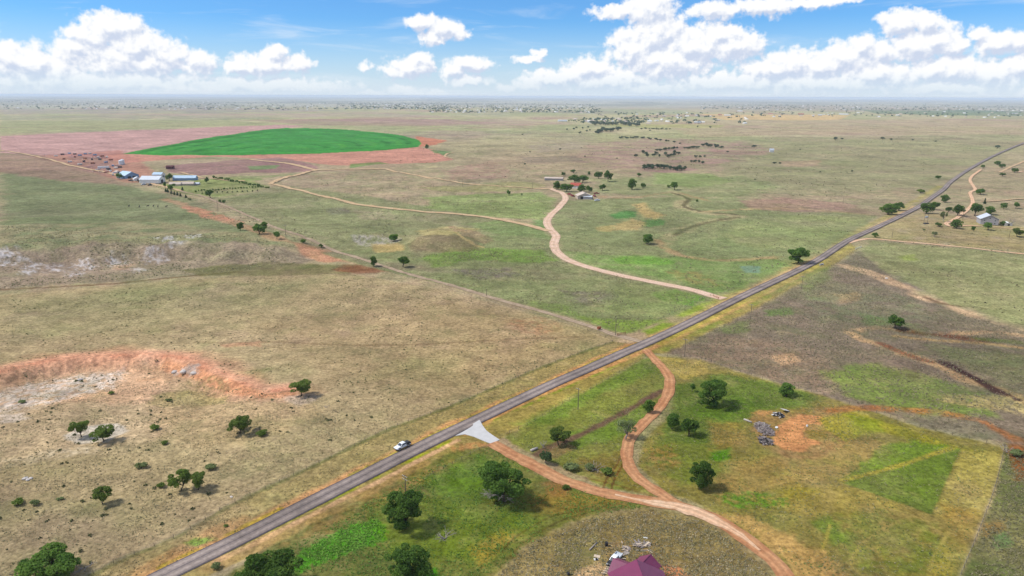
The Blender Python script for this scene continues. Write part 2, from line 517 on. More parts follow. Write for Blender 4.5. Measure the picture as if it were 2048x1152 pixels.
def paint_ground(X, Y):
    n = len(X)
    R = np.hypot(X, Y)
    def c(rgb): return lin(rgb)
    col = np.zeros((n, 3)); tuft = np.full(n, 0.5)
    # base prairie: three grasses mixed by large noise, larger patches further off
    n1 = np.where(R < 1200, fbm(X / 55, Y / 55, 5, 41), fbm(X / 420, Y / 420, 5, 42))
    n2 = np.where(R < 1200, fbm(X / 23, Y / 23, 4, 43), fbm(X / 900, Y / 900, 5, 44))
    nf = fbm(X / 6.0, Y / 6.0, 3, 45)
    a = sstep(-0.25, 0.35, n1)[:, None]; b = sstep(0.0, 0.5, n2)[:, None]
    col[:] = c((162, 149, 114)) * (1 - a) + c((170, 149, 118)) * a
    col = col * (1 - 0.6 * b) + c((146, 144, 100)) * 0.6 * b
    far = sstep(1300, 2600, R)[:, None]
    f1 = sstep(-0.2, 0.3, fbm(X / 500, Y / 700, 4, 46))[:, None]; f2 = sstep(0.05, 0.35, fbm(X / 650, Y / 500, 4, 47))[:, None]
    fc = c((178, 168, 126)) * (1 - f1) + c((160, 158, 112)) * f1
    fc = fc * (1 - 0.75 * f2) + c((166, 136, 118)) * 0.75 * f2
    f3 = sstep(0.15, 0.4, fbm(X / 1300, Y / 1600, 4, 48))[:, None]
    fc = fc * (1 - 0.6 * f3) + c((142, 138, 108)) * 0.6 * f3
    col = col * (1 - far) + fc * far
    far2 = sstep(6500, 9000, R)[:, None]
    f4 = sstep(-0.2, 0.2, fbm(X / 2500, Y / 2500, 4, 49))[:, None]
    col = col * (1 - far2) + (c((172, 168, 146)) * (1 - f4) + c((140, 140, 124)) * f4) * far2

    def sel(pts, pad):
        p = np.array(pts)
        k = (X > p[:, 0].min() - pad) & (X < p[:, 0].max() + pad) & (Y > p[:, 1].min() - pad) & (Y < p[:, 1].max() + pad)
        return np.nonzero(k)[0]
    seed = [100]
    def poly(px, rgb, op=1.0, fea=12, wob=10, wl=None, tf=None, patch=None):
        """paint a polygon traced as photo pixels, laid on the terrain; FEA/WOB in pixels at its distance"""
        pts = np.array(W(px)); seed[0] += 1; sd = seed[0]
        r = np.hypot(pts[:, 0], pts[:, 1]).mean(); s = r / FPX
        if fea > 2.1: fea, wob = fea * 1.35, wob * 1.5
        fea_m, wob_m = fea * s, wob * s
        k = sel(pts, fea_m + wob_m * 1.5)
        if not len(k): return
        x, y = X[k], Y[k]
        L = (wl or 34) * s
        d = poly_sd(x, y, pts) + wob_m * 1.8 * fbm(x / L, y / L, 6, sd, 0.68)
        mk = sstep(-fea_m, fea_m, d) * op
        if patch is not None:
            L2 = patch[0] * s
            mk = mk * sstep(patch[1], patch[2], fbm(x / L2, y / L2, 4, sd + 300, 0.6))
        col[k] = col[k] * (1 - mk[:, None]) + c(rgb) * mk[:, None]
        if tf is not None: tuft[k] = tuft[k] * (1 - mk) + tf * mk
    def line(px, w, rgb, op=1.0, soft=0.5, wob=0.35, patch=None, tf=None, smooth=True):
        pts = W(px); seed[0] += 1; sd = seed[0]
        if smooth: pts = spline(pts, 8)
        k = sel(pts, w * 2 + 2)
        if not len(k): return
        x, y = X[k], Y[k]
        d, s_, a_ = seg_dist(x, y, pts)
        d = d + wob * w * fbm(x / (w * 2.2), y / (w * 2.2), 3, sd)
        mk = (1 - sstep(w * 0.5 * (1 - soft), w * 0.5 * (1 + soft), d)) * op
        if patch is not None:
            mk = mk * sstep(patch[1], patch[2], fbm(x / patch[0], y / patch[0], 3, sd + 300))
        col[k] = col[k] * (1 - mk[:, None]) + c(rgb) * mk[:, None]
        if tf is not None: tuft[k] = tuft[k] * (1 - mk) + tf * mk

    for args in GROUND_PAINT:
        (poly if args[0] == 'P' else line)(*args[1], **args[2])
    # drifts of mauve seed heads, greener and strawy grass over everything but the bare ploughed land
    wv = sstep(.12, .35, tuft)
    for lam, rgb, amt, sd, lo, hi in ((16, (150,124,106), .30, 301, .05, .45), (60, (150,122,110), .38, 302, .05, .45), (240, (156,128,116), .36, 303, .08, .45), (900, (160,134,120), .30, 304, .1, .5),
                                      (24, (112,134,70), .30, 305, .1, .5), (110, (116,138,78), .40, 306, .1, .5), (480, (124,142,92), .36, 307, .1, .5),
                                      (12, (196,176,130), .30, 308, .12, .5), (70, (190,170,126), .26, 309, .15, .5)):
        fade = 1.0 if lam > 100 else (1 - sstep(lam * 30, lam * 90, R))
        mk = .55 * amt * sstep(lo, hi, fbm(X / lam, Y / lam, 5, sd, .6)) * wv * fade
        col = col * (1 - mk[:, None]) + c(rgb) * mk[:, None]
    # fine mottling everywhere
    col *= (1 + 0.13 * np.clip(nf, -1, 1))[:, None]
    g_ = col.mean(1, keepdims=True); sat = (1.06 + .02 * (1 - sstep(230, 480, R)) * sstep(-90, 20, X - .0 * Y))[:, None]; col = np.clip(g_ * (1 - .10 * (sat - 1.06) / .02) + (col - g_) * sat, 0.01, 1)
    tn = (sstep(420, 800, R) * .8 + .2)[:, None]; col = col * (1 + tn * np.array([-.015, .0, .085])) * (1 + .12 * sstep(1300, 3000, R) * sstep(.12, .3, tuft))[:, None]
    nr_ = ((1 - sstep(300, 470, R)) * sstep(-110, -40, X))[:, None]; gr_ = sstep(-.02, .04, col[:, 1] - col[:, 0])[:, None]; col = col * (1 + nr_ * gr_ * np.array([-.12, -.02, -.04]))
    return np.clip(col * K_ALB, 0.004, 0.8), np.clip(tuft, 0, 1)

GP = []
def gp(px, rgb, **k): GP.append(('P', (px, rgb), k))
def gl(px, w, rgb, **k): GP.append(('L', (px, w, rgb), k))
# ---- far fields
gp([(0,272),(330,259),(560,249),(610,252),(560,258),(240,309),(200,314),(130,312),(0,306)], (188,150,136), fea=1.5, wob=1, tf=.1)
gp([(180,313),(240,307),(840,294),(870,300),(908,319),(870,325),(700,331),(640,328),(560,318),(420,313),(250,326)], (192,140,116), fea=1.5, wob=1.5, tf=.1)
gp([(830,272),(895,281),(870,290),(840,294)], (190,128,98), fea=2, wob=2, tf=.1)
gp([(240,308.5),(330,291),(420,275),(500,263),(570,256),(640,256.5),(720,261),(800,269),(838,280),(843,287),(836,294),(780,299.5),(640,307),(480,310.5),(330,311)], (62,136,54), fea=1.0, wob=.5, tf=.1)
gl([(330,302),(480,291),(640,285),(800,283)], 9, (60,140,60), op=.6, wob=.1)
CX, CY = 560.0, 301.0
RIM = [(262,305),(330,291.5),(420,276),(500,264.5),(570,258),(640,258),(720,262.5),(795,270),(832,280),(836,288)]
for f_, rgb_ in ((.93,(36,104,30)),(.86,(78,146,58)),(.78,(36,108,32)),(.68,(76,144,56)),(.58,(38,110,34)),(.46,(78,146,56)),(.34,(40,112,34)),(.2,(76,144,56))):
    gl([(CX + (x_ - CX) * f_, CY + (y_ - CY) * f_) for x_, y_ in RIM], 15, rgb_, op=.8, wob=.2)
gl([(300,309),(480,306),(640,301),(800,292)], 7, (24,100,34), op=.5, wob=.1)
gp([(250,307),(400,285),(560,262),(700,262),(820,276),(820,290),(640,300),(420,307)], (88,150,84), op=.5, fea=2, wob=4, patch=(30,-.1,.4))
gp([(0,205),(2048,205),(2048,232),(1500,222),(900,236),(500,228),(0,240)], (150,146,128), op=.35, fea=6, wob=6, patch=(60,-.1,.3))
gp([(0,242),(420,240),(560,248),(0,270)], (150,150,106), op=.8, fea=3, wob=4)
gp([(470,240),(900,238),(1000,246),(860,252),(640,250)], (150,118,106), op=.6, fea=3, wob=5)
gp([(1400,228),(1700,230),(1680,240),(1450,240)], (205,172,118), op=.8, fea=2, wob=2)
gp([(1720,220),(1900,219),(2048,224),(2048,233),(1760,228)], (92,116,84), op=.7, fea=2, wob=2)
for px_, rgb_, op_ in (([(0,216),(420,214),(700,221),(300,226),(0,228)],(140,128,128),.55),([(200,228),(760,226),(900,232),(500,237),(150,236)],(176,152,136),.6),([(0,233),(300,230),(620,236),(300,241),(0,240)],(128,134,108),.5),
    ([(620,241),(1000,238),(1150,246),(900,252)],(166,136,124),.6),([(900,252),(1180,250),(1200,262),(980,268),(860,262)],(150,150,108),.6),([(940,270),(1180,268),(1180,282),(960,288)],(170,160,122),.5),
    ([(860,262),(1000,262),(960,276),(860,270)],(164,140,122),.5),([(1240,214),(1700,212),(2048,218),(1800,222),(1300,220)],(176,156,132),.55),([(1100,220),(1380,219),(1360,228),(1080,227)],(132,146,116),.5),
    ([(1480,244),(1760,240),(2048,246),(2048,254),(1700,252)],(180,156,128),.6),([(1400,262),(1700,258),(2048,262),(2048,272),(1600,276)],(168,148,122),.55),([(1560,282),(1800,276),(1960,282),(1800,294),(1600,296)],(142,140,96),.5),
    ([(1440,300),(1680,296),(1760,306),(1560,312)],(170,158,114),.5),([(1700,300),(1880,296),(1860,312),(1720,316)],(166,148,120),.45),([(1500,330),(1720,324),(1760,344),(1560,352)],(138,138,90),.5),([(1100,268),(1190,272),(1180,300),(1060,296)],(160,146,118),.5)):
    gp(px_, rgb_, op=op_, fea=4, wob=7, patch=(50,-.5,.2))
gp([(1300,245),(1700,238),(2048,242),(2048,275),(1700,268),(1400,275)], (172,150,118), op=.6, fea=6, wob=8)
gp([(1500,275),(2048,270),(2048,285),(1880,375),(1560,390),(1420,340)], (144,142,102), op=.6, fea=14, wob=12)
gp([(1560,322),(1640,320),(1640,332),(1570,333)], (172,146,116), op=.7, fea=3, wob=4)
# ---- purple-brown bottomland
gp([(1180,288),(1300,276),(1480,282),(1560,300),(1480,318),(1440,345),(1330,348),(1210,338),(1150,320)], (162,130,116), op=.8, fea=16, wob=18, patch=(40,-.35,.25))
gp([(1420,298),(1540,303),(1530,310),(1430,308)], (162,122,112), op=.7, fea=5, wob=4)
gp([(1190,246),(1450,250),(1440,256),(1240,254)], (164,164,98), op=.7, fea=2, wob=2)
gp([(330,332),(560,314),(640,334),(620,344),(480,346),(400,352),(340,345)], (148,112,106), op=.85, fea=4, wob=5, tf=.3)
gp([(495,332),(560,330),(550,337),(500,340)], (104,140,80), op=.7, fea=2, wob=2)
gp([(700,328),(760,324),(780,327),(700,336)], (92,136,66), op=.7, fea=2, wob=2)
gp([(860,300),(905,304),(890,312),(870,306)], (92,128,74), op=.8, fea=2, wob=2)
# ---- farm yard and lawn
gp([(60,312),(240,300),(300,335),(310,365),(250,365),(150,335)], (178,124,106), op=.75, fea=4, wob=5, tf=.2)
gp([(120,306),(210,308),(230,330),(210,352),(150,332)], (128,100,100), op=.6, fea=5, wob=5, patch=(20,-.2,.2))
gp([(310,372),(390,360),(480,352),(540,372),(500,385),(430,395),(370,388)], (136,150,84), op=.75, fea=5, wob=4)
gp([(480,352),(590,348),(560,360),(490,360)], (128,150,84), op=.7, fea=3, wob=3)
gp([(520,356),(590,352),(580,360),(530,362)], (190,165,135), op=.6, fea=2, wob=2)
# ---- left plateau pasture
gp([(0,345),(150,340),(260,372),(400,405),(480,448),(600,482),(560,505),(300,500),(0,500)], (116,124,86), op=.88, fea=14, wob=14, tf=.2)
gp([(-100,300),(90,312),(170,336),(260,372),(120,362),(0,345),(-100,340)], (150,120,102), op=.75, fea=6, wob=6, tf=.2)
gp([(-60,455),(300,440),(520,470),(600,490),(500,505),(200,498),(-60,500)], (158,142,108), op=.55, fea=12, wob=14, patch=(50,-.4,.2))
gp([(355,412),(400,416),(440,428),(490,445),(465,445),(400,432)], (196,134,106), op=.8, fea=3, wob=5, patch=(16,-.4,.1))
gl([(330,398),(400,425),(470,448),(560,478),(640,500),(720,525)], 12, (176,132,102), op=.6, wob=.5)
gp([(590,485),(660,500),(700,520),(650,525),(600,515)], (200,142,112), op=.8, fea=4, wob=5)
# ---- badland ridge
gp([(-100,500),(0,500),(120,494),(300,500),(430,503),(560,508),(630,518),(600,532),(480,544),(300,560),(0,578),(-100,590)], (150,132,112), op=.85, fea=6, wob=8, tf=.6)
for q in [(20,522,30,10),(68,533,22,9),(115,535,26,9),(172,533,24,8),(235,525,26,8),(310,520,30,7),(60,545,20,5),(150,548,24,5),(350,508,20,4),(-50,525,30,10),(330,478,26,4),(390,472,20,4),(270,540,20,5)]:
    x,y,w,h = q
    gp([(x-w,y),(x-w*.4,y-h),(x+w*.5,y-h*.8),(x+w,y),(x+w*.3,y+h*.8),(x-w*.5,y+h)], (206,200,194), op=.8, fea=5, wob=8, wl=12, patch=(9,-.25,.25), tf=.3)
gp([(225,530),(270,528),(260,540),(230,540)], (200,160,130), op=.6, fea=4, wob=4)
gl([(-60,582),(0,579),(130,573),(240,566),(340,556),(420,548),(480,543)], 3.0, (98,62,42), op=.85, wob=.3)
gp([(360,540),(480,528),(700,530),(760,538),(700,548),(500,552),(400,552)], (106,104,62), op=.7, fea=5, wob=6)
gp([(690,528),(740,530),(780,543),(720,548),(660,540)], (122,72,52), op=.75, fea=4, wob=5)
# ---- mid-left tan pasture
gp([(-100,600),(0,590),(300,566),(480,552),(700,548),(900,582),(1100,640),(1240,680),(1230,690),(1080,745),(900,822),(780,868),(640,935),(500,1000),(300,1095),(150,1152),(-100,1300),(-400,1300)], (170,150,113), op=.8, fea=6, wob=4, tf=.55)
gp([(0,600),(350,570),(640,556),(560,610),(250,660),(0,690)], (150,143,104), op=.5, fea=30, wob=20)
gp([(520,650),(900,600),(1180,672),(900,790),(640,760)], (166,142,106), op=.55, fea=40, wob=26)
gp([(1010,640),(1080,636),(1130,655),(1080,672),(1020,662)], (168,122,92), op=.6, fea=14, wob=12, patch=(18,-.4,.3))
gl([(400,684),(470,686),(560,684),(700,690),(860,688),(1000,680),(1190,672)], 2.0, (122,100,72), op=.55, wob=.4)
gl([(0,640),(180,612),(300,590),(420,575),(540,566)], 2.5, (128,122,84), op=.4)
gp([(450,745),(540,735),(520,762),(470,760)], (128,138,80), op=.4, fea=10, wob=10)
gp([(440,690),(520,682),(520,692),(450,694)], (178,130,100), op=.6, fea=4, wob=5)
# ---- the pit
gp([(-100,760),(0,739),(120,716),(240,707),(320,707),(370,714),(430,738),(480,764),(530,778),(580,774),(610,792),(560,806),(470,803),(380,795),(300,805),(150,822),(0,845),(-100,870)], (196,158,124), op=.9, fea=3, wob=4, tf=.35)
gl([(-60,752),(0,739),(60,727),(120,717),(180,711),(240,708),(320,709),(370,716),(430,741),(480,767),(530,781),(578,777)], 10, (206,160,132), op=.8, wob=.25, soft=.6, tf=.1)
gl([(330,722),(390,740),(430,756),(480,782),(530,792),(575,790)], 5, (205,140,96), op=.7, wob=.4, tf=.1)
gp([(255,735),(330,716),(352,730),(330,775),(280,800),(180,808),(90,812),(170,790),(235,775)], (206,160,122), op=.8, fea=6, wob=8, tf=.1)
gp([(-60,748),(120,722),(330,714),(430,745),(540,782),(620,792),(600,830),(470,850),(380,880),(280,872),(150,905),(-60,935)], (200,168,136), op=.62, fea=16, wob=14, patch=(40,-.7,-.05), tf=.45)
gp([(-40,775),(60,752),(150,738),(250,738),(225,775),(150,792),(80,815),(-40,840)], (212,198,182), op=.85, fea=9, wob=10, wl=14, patch=(16,-.4,.15), tf=.3)
gl([(-60,753),(0,740),(60,728),(120,718),(180,712),(240,709),(320,710),(370,717),(430,742),(480,768),(530,782),(578,778)], 17, (206,152,120), op=.7, soft=.8, wob=.5, patch=(14,-.9,-.1), tf=.1)
gl([(-60,753),(0,740),(60,728),(120,718),(180,712),(240,709),(320,710),(370,717),(430,742),(480,768),(530,782),(578,778)], 3.5, (192,128,100), op=.6, wob=.6, patch=(8,-.3,.3), tf=.1)
gl([(330,722),(390,740),(430,756),(480,782),(530,792),(575,790)], 5, (204,144,106), op=.6, wob=.5, tf=.1)
gp([(338,728),(398,728),(396,742),(350,748)], (198,180,166), op=.85, fea=3, wob=5, wl=10, patch=(7,-.4,.1))
gp([(370,745),(440,752),(480,780),(430,790),(380,775)], (140,122,84), op=.7, fea=5, wob=8, patch=(10,-.3,.2), tf=.8)
gp([(300,790),(380,780),(460,790),(450,806),(340,815),(300,808)], (150,142,86), op=.6, fea=8, wob=8, tf=.8)
gl([(500,800),(540,788),(590,782)], 2.0, (160,120,90), op=.7)
gp([(-60,830),(120,805),(300,812),(330,860),(250,905),(100,925),(-60,940)], (186,164,128), op=.65, fea=14, wob=16, tf=.5)
gp([(130,870),(160,852),(240,846),(256,862),(215,884),(150,888)], (202,190,170), op=.9, fea=4, wob=5)
gp([(-20,925),(60,910),(140,893),(190,893),(190,903),(80,925),(-20,945)], (206,188,156), op=.7, fea=6, wob=8, patch=(14,-.3,.2))
gp([(0,830),(40,826),(60,836),(30,845),(0,845)], (206,190,172), op=.7, fea=5, wob=5)
gp([(300,800),(560,806),(620,800),(640,830),(560,870),(420,900),(330,880)], (176,152,112), op=.6, fea=16, wob=16, tf=.8)
gp([(560,792),(630,786),(636,800),(600,812)], (186,168,150), op=.6, fea=5, wob=5)
gp([(-100,940),(200,905),(420,905),(640,880),(560,960),(400,1040),(200,1130),(-100,1250)], (164,146,108), op=.55, fea=30, wob=26, tf=.75)
gp([(-100,1010),(120,1000),(300,1040),(200,1120),(0,1152),(-100,1250)], (146,136,98), op=.5, fea=26, wob=20, tf=.7)
gp([(470,860),(640,830),(700,880),(600,940),(480,960)], (142,134,94), op=.4, fea=26, wob=20, patch=(30,-.3,.3), tf=.9)
# ---- road verge, left side
VL = [(100,1192),(190,1146),(243,1120),(365,1068),(451,1016),(590,950),(700,896),(784,856),(888,818),(1027,759),(1103,727),(1225,684)]
RD = [(1300,690),(1180,740),(1080,784),(887,873),(700,965),(520,1058),(420,1106),(327,1154),(180,1230)]
gp(VL + RD, (160,142,94), op=.9, fea=1.2, wob=1.5, tf=.4)
gl(VL, 2.2, (112,112,68), op=.75, wob=.5, tf=.9)
gl([(200,1208),(295,1158),(380,1112),(500,1054),(640,985),(760,925),(870,868),(980,818),(1060,784),(1180,728),(1280,684)], 6.0, (204,154,108), op=.95, wob=.3, patch=(9,-.8,-.2), tf=.15)
gl([(170,1200),(270,1150),(330,1120),(420,1072),(480,1042)], 6, (186,144,94), op=.75, wob=.3, patch=(10,-.5,.1))
gl([(320,1136),(420,1088),(500,1048),(560,1018)], 2.0, (176,156,52), op=.7, patch=(8,-.3,.2))
gl([(700,950),(880,862),(1000,806),(1180,726),(1290,680)], 1.6, (150,152,62), op=.7, patch=(10,-.3,.2))
gp([(370,1085),(420,1070),(428,1082),(395,1092)], (110,158,48), op=.8, fea=5, wob=6, tf=.8)
gl([(1300,672),(1380,634),(1440,602),(1490,578),(1600,522),(1700,468),(1800,420),(1880,372)], 7, (172,158,92), op=.8, wob=.3, patch=(30,-.6,.0))
gl([(1300,664),(1400,612),(1440,592),(1540,540),(1620,500)], 7, (140,160,54), op=.8, patch=(30,-.5,.1))
gl([(1300,674),(1380,640),(1487,584),(1626,519),(1760,447),(1830,412)], 3.0, (206,166,120), op=.75, wob=.3)
gp([(1250,668),(1290,665),(1300,680),(1260,688),(1235,684)], (200,172,140), op=.75, fea=3, wob=3)
# ---- verge, right side
VR = [(150,1300),(420,1150),(480,1124),(560,1085),(700,1020),(847,960),(923,919),(975,891),(1006,875),(1062,846),(1131,804),(1166,787),(1300,708),(1348,706),(1522,613),(1633,550),(1674,526),(1716,498)]
gp(VR + [(1700,486),(1626,530),(1487,596),(1380,650),(1080,786),(887,876),(520,1064),(358,1152),(200,1235)], (158,140,82), op=.9, fea=2, wob=3, tf=.4)
gl([(434,1122),(520,1082),(700,992),(810,936),(916,880)], 2.2, (212,172,132), op=.95, wob=.2, soft=.3, tf=.05)
gl([(420,1136),(560,1070),(700,1004),(850,930)], 5.5, (172,138,88), op=.6, wob=.4, tf=.4)
gl([(440,1108),(600,1030),(760,952),(900,882)], 1.6, (158,164,52), op=.8, patch=(7,-.35,.15), tf=.5)
gl([(930,868),(1030,812),(1160,756),(1290,702),(1330,684)], 3.2, (204,152,106), op=.85, wob=.3, patch=(12,-.6,.0), tf=.1)
gl([(960,852),(1100,790),(1240,728)], 1.3, (140,152,56), op=.8, patch=(7,-.3,.2))
gl([(1320,688),(1400,650),(1500,600),(1626,536),(1700,494)], 4, (184,166,86), op=.8, patch=(20,-.6,.0))
gl([(1340,684),(1500,604),(1640,534)], 2.4, (206,160,110), op=.7, patch=(20,-.4,.2))
gl([(1330,700),(1400,664),(1500,612),(1620,548)], 4, (128,146,62), op=.6, patch=(16,-.3,.3))
gp([(900,890),(990,880),(1000,895),(960,920),(905,905)], (196,142,92), op=.75, fea=5, wob=6, patch=(14,-.4,.1))
# ---- near right paddock
gp([(380,1200),(520,1105),(640,1042),(770,976),(900,905),(985,888),(1100,962),(1200,988),(1300,1012),(1180,1030),(1060,1085),(990,1152),(900,1300),(300,1300)], (110,112,58), op=.95, fea=6, wob=6, tf=.45)
gp([(560,1090),(700,1010),(830,950),(900,925),(860,960),(760,1010),(640,1070)], (168,132,82), op=.55, fea=12, wob=14, patch=(30,-.4,.2))
gp([(590,1112),(640,1080),(700,1052),(755,1036),(775,1058),(768,1086),(700,1104),(640,1128),(580,1150)], (84,146,40), op=.95, fea=4, wob=10, wl=16, tf=1.0)
gp([(845,1152),(870,1138),(885,1160),(850,1200)], (70,140,34), op=.8, fea=6, wob=6)
gp([(850,960),(960,910),(1020,940),(1000,990),(900,1010)], (96,128,40), op=.6, fea=16, wob=14)
gp([(730,1010),(960,985),(1080,1040),(960,1120),(780,1120)], (112,126,46), op=.6, fea=22, wob=18)
gp([(940,1100),(1000,1060),(1040,1070),(960,1130)], (160,130,70), op=.5, fea=14, wob=10)
gp([(1085,965),(1130,960),(1150,990),(1100,995)], (168,122,84), op=.6, fea=8, wob=10, tf=.1)
gp([(1070,985),(1240,990),(1250,1012),(1150,1030),(1060,1020)], (150,116,66), op=.5, fea=12, wob=14)
gl([(1003,1104),(1030,1075),(1070,1050),(1110,1030),(1160,1022),(1210,1002)], .7, (82,72,40), op=.7, wob=.1)
gl([(1022,1112),(1050,1082),(1090,1058),(1130,1038),(1170,1028),(1220,1008)], .7, (82,72,40), op=.7, wob=.1)
# house knoll
gp([(930,1300),(985,1152),(1060,1082),(1180,1032),(1300,1016),(1400,1036),(1480,1080),(1545,1152),(1620,1300)], (138,122,80), op=.9, fea=14, wob=10, tf=1.0)
gp([(1060,1152),(1130,1090),(1240,1060),(1330,1080),(1400,1152)], (156,132,92), op=.6, fea=16, wob=14, patch=(20,-.3,.3))
gp([(1150,1140),(1200,1125),(1225,1140),(1210,1160),(1150,1170)], (214,180,140), op=.85, fea=6, wob=6, tf=.1)
gp([(1320,1130),(1360,1135),(1375,1152),(1330,1170)], (208,142,106), op=.8, fea=5, wob=5, tf=.1)
gp([(1190,1095),(1240,1080),(1310,1085),(1310,1110),(1210,1120)], (172,142,100), op=.6, fea=8, wob=8)
# between highway and drives
gp([(1006,876),(1131,805),(1300,712),(1330,735),(1345,780),(1320,815),(1265,870),(1255,935),(1330,995),(1200,972),(1090,918),(1030,890)], (128,130,68), op=.95, fea=4, wob=5, tf=.5)
gp([(1030,850),(1160,785),(1300,715),(1320,740),(1200,790),(1100,850)], (116,134,62), op=.6, fea=10, wob=10)
gp([(1100,880),(1240,830),(1310,800),(1290,840),(1250,870),(1150,900)], (110,128,58), op=.7, fea=8, wob=8)
gl([(1076,908),(1100,894),(1166,867),(1236,832),(1284,804),(1325,781)], 3.6, (104,80,68), op=.95, wob=.4, tf=.2)
gp([(1085,900),(1130,885),(1150,895),(1110,915),(1080,918)], (150,116,92), op=.6, fea=6, wob=6)
gp([(1150,920),(1250,900),(1270,960),(1300,985),(1200,960)], (134,112,66), op=.6, fea=12, wob=12)
gl([(1222,985),(1228,960),(1245,930),(1252,915)], .8, (96,62,38), op=.8)
gl([(1206,980),(1212,960),(1230,935),(1240,918)], .8, (96,62,38), op=.7)
gl([(1170,955),(1240,972),(1330,1002)], 1.0, (110,76,46), op=.5)
# ---- right yard
gp([(1305,712),(1400,718),(1480,745),(1560,768),(1640,790),(1850,858),(2008,893),(1990,980),(1950,1070),(1918,1152),(1880,1300),(1620,1300),(1545,1130),(1480,1062),(1400,1008),(1330,985),(1275,930),(1290,880),(1345,825),(1352,765)], (136,126,72), op=.95, fea=4, wob=4, tf=.45)
gp([(1310,712),(1400,722),(1420,745),(1370,760),(1340,745)], (176,156,90), op=.8, fea=5, wob=6)
gp([(1345,770),(1440,748),(1560,768),(1650,795),(1600,815),(1520,830),(1470,870),(1400,890),(1320,880)], (104,118,58), op=.85, fea=10, wob=10)
gp([(1380,800),(1460,790),(1540,790),(1520,815),(1440,845),(1380,830)], (92,118,44), op=.5, fea=14, wob=10)
gp([(1310,880),(1380,860),(1460,900),(1440,960),(1360,970),(1300,930)], (108,122,54), op=.6, fea=14, wob=14)
gp([(1290,900),(1340,890),(1360,930),(1300,940)], (180,140,92), op=.6, fea=8, wob=10, patch=(14,-.3,.2))
gp([(1420,840),(1480,850),(1490,890),(1430,900)], (158,130,80), op=.6, fea=12, wob=12)
gp([(1430,960),(1480,925),(1560,905),(1680,875),(1790,888),(1720,935),(1650,960),(1560,980),(1440,1005)], (158,132,86), op=.75, fea=14, wob=14, patch=(50,-.6,.0))
gp([(1495,838),(1530,822),(1610,818),(1670,812),(1700,840),(1690,890),(1640,915),(1570,912),(1520,890)], (160,126,90), op=.7, fea=8, wob=8, patch=(30,-.6,.0), tf=.2)
gp([(1548,865),(1575,838),(1600,828),(1645,832),(1655,845),(1615,850),(1608,872),(1640,885),(1600,905),(1565,900),(1548,885)], (200,146,106), op=.9, fea=3, wob=5, tf=.05)
gp([(1500,826),(1520,820),(1545,822),(1530,832)], (190,140,100), op=.7, fea=4, wob=4)
gp([(1610,862),(1655,858),(1650,878),(1615,878)], (128,112,58), op=.7, fea=4, wob=5)
gp([(1632,838),(1700,822),(1790,848),(1900,888),(1960,905),(1880,898),(1800,872),(1740,862),(1690,882),(1650,862)], (158,150,70), op=.8, fea=6, wob=7)
gp([(1690,830),(1760,840),(1770,862),(1710,870)], (138,148,62), op=.6, fea=8, wob=8)
gp([(1735,920),(1760,892),(1830,882),(1900,893),(1840,920),(1740,950),(1690,960)], (108,130,52), op=.75, fea=6, wob=9)
gp([(1678,964),(1780,938),(1922,896),(1900,945),(1864,1030),(1790,1002)], (104,120,54), op=.85, fea=2, wob=2)
gl([(1680,962),(1790,934),(1912,892)], 1.8, (166,152,78), op=.8)
gp([(1926,900),(2008,905),(1985,975),(1955,1045),(1866,1034),(1900,960)], (170,156,92), op=.8, fea=3, wob=4)
gp([(1880,1010),(1960,1020),(1950,1050),(1890,1050)], (178,142,72), op=.5, fea=8, wob=6)
gp([(1500,1000),(1680,966),(1865,1032),(1955,1045),(1918,1152),(1800,1152),(1700,1060)], (160,142,80), op=.6, fea=8, wob=8)
gp([(1640,1040),(1760,1020),(1880,1050),(1930,1100),(1900,1152),(1720,1152),(1680,1090)], (122,132,58), op=.8, fea=14, wob=16, patch=(40,-.5,.1))
gp([(1620,1040),(1660,1030),(1700,1080),(1670,1095)], (112,132,54), op=.6, fea=8, wob=8)
gl([(1660,1050),(1648,1090),(1640,1100)], 1.0, (180,164,90), op=.6)
gl([(1790,1045),(1720,1090),(1700,1140)], .9, (186,168,100), op=.5)
gl([(1900,1060),(1870,1110),(1855,1160)], 1.0, (190,172,100), op=.6)
gl([(1930,1060),(1900,1110),(1880,1160)], 4.0, (188,164,92), op=.5)
gp([(1420,1022),(1500,1035),(1580,1070),(1650,1110),(1700,1160),(1640,1300),(1570,1120),(1500,1065)], (196,160,108), op=.8, fea=12, wob=14, patch=(30,-.7,-.1), tf=.2)
gp([(1430,990),(1500,980),(1570,995),(1580,1010),(1500,1020),(1440,1008)], (92,130,48), op=.75, fea=5, wob=10, patch=(16,-.3,.2))
gp([(1420,905),(1460,895),(1455,920),(1425,918)], (84,136,40), op=.7, fea=5, wob=6)
gp([(1545,980),(1600,965),(1640,985),(1580,1000)], (150,138,64), op=.5, fea=10, wob=10)
# right of the boundary fence
gp([(2010,880),(2060,890),(2200,960),(2200,1300),(1890,1300),(1922,1152),(1955,1070),(1995,980)], (114,120,70), op=.95, fea=2, wob=3, tf=.7)
gp([(2015,880),(2060,880),(2060,960),(2030,960)], (148,86,56), op=.8, fea=6, wob=7)
gp([(1980,1065),(2010,1060),(2030,1085),(1995,1100)], (96,140,82), op=.7, fea=5, wob=6)
gp([(1960,1050),(2010,1040),(2015,1065),(1970,1070)], (176,132,80), op=.5, fea=6, wob=6)
gl([(2012,890),(1990,975),(1955,1070),(1918,1160)], 1.2, (176,160,120), op=.7, patch=(6,-.4,.2))
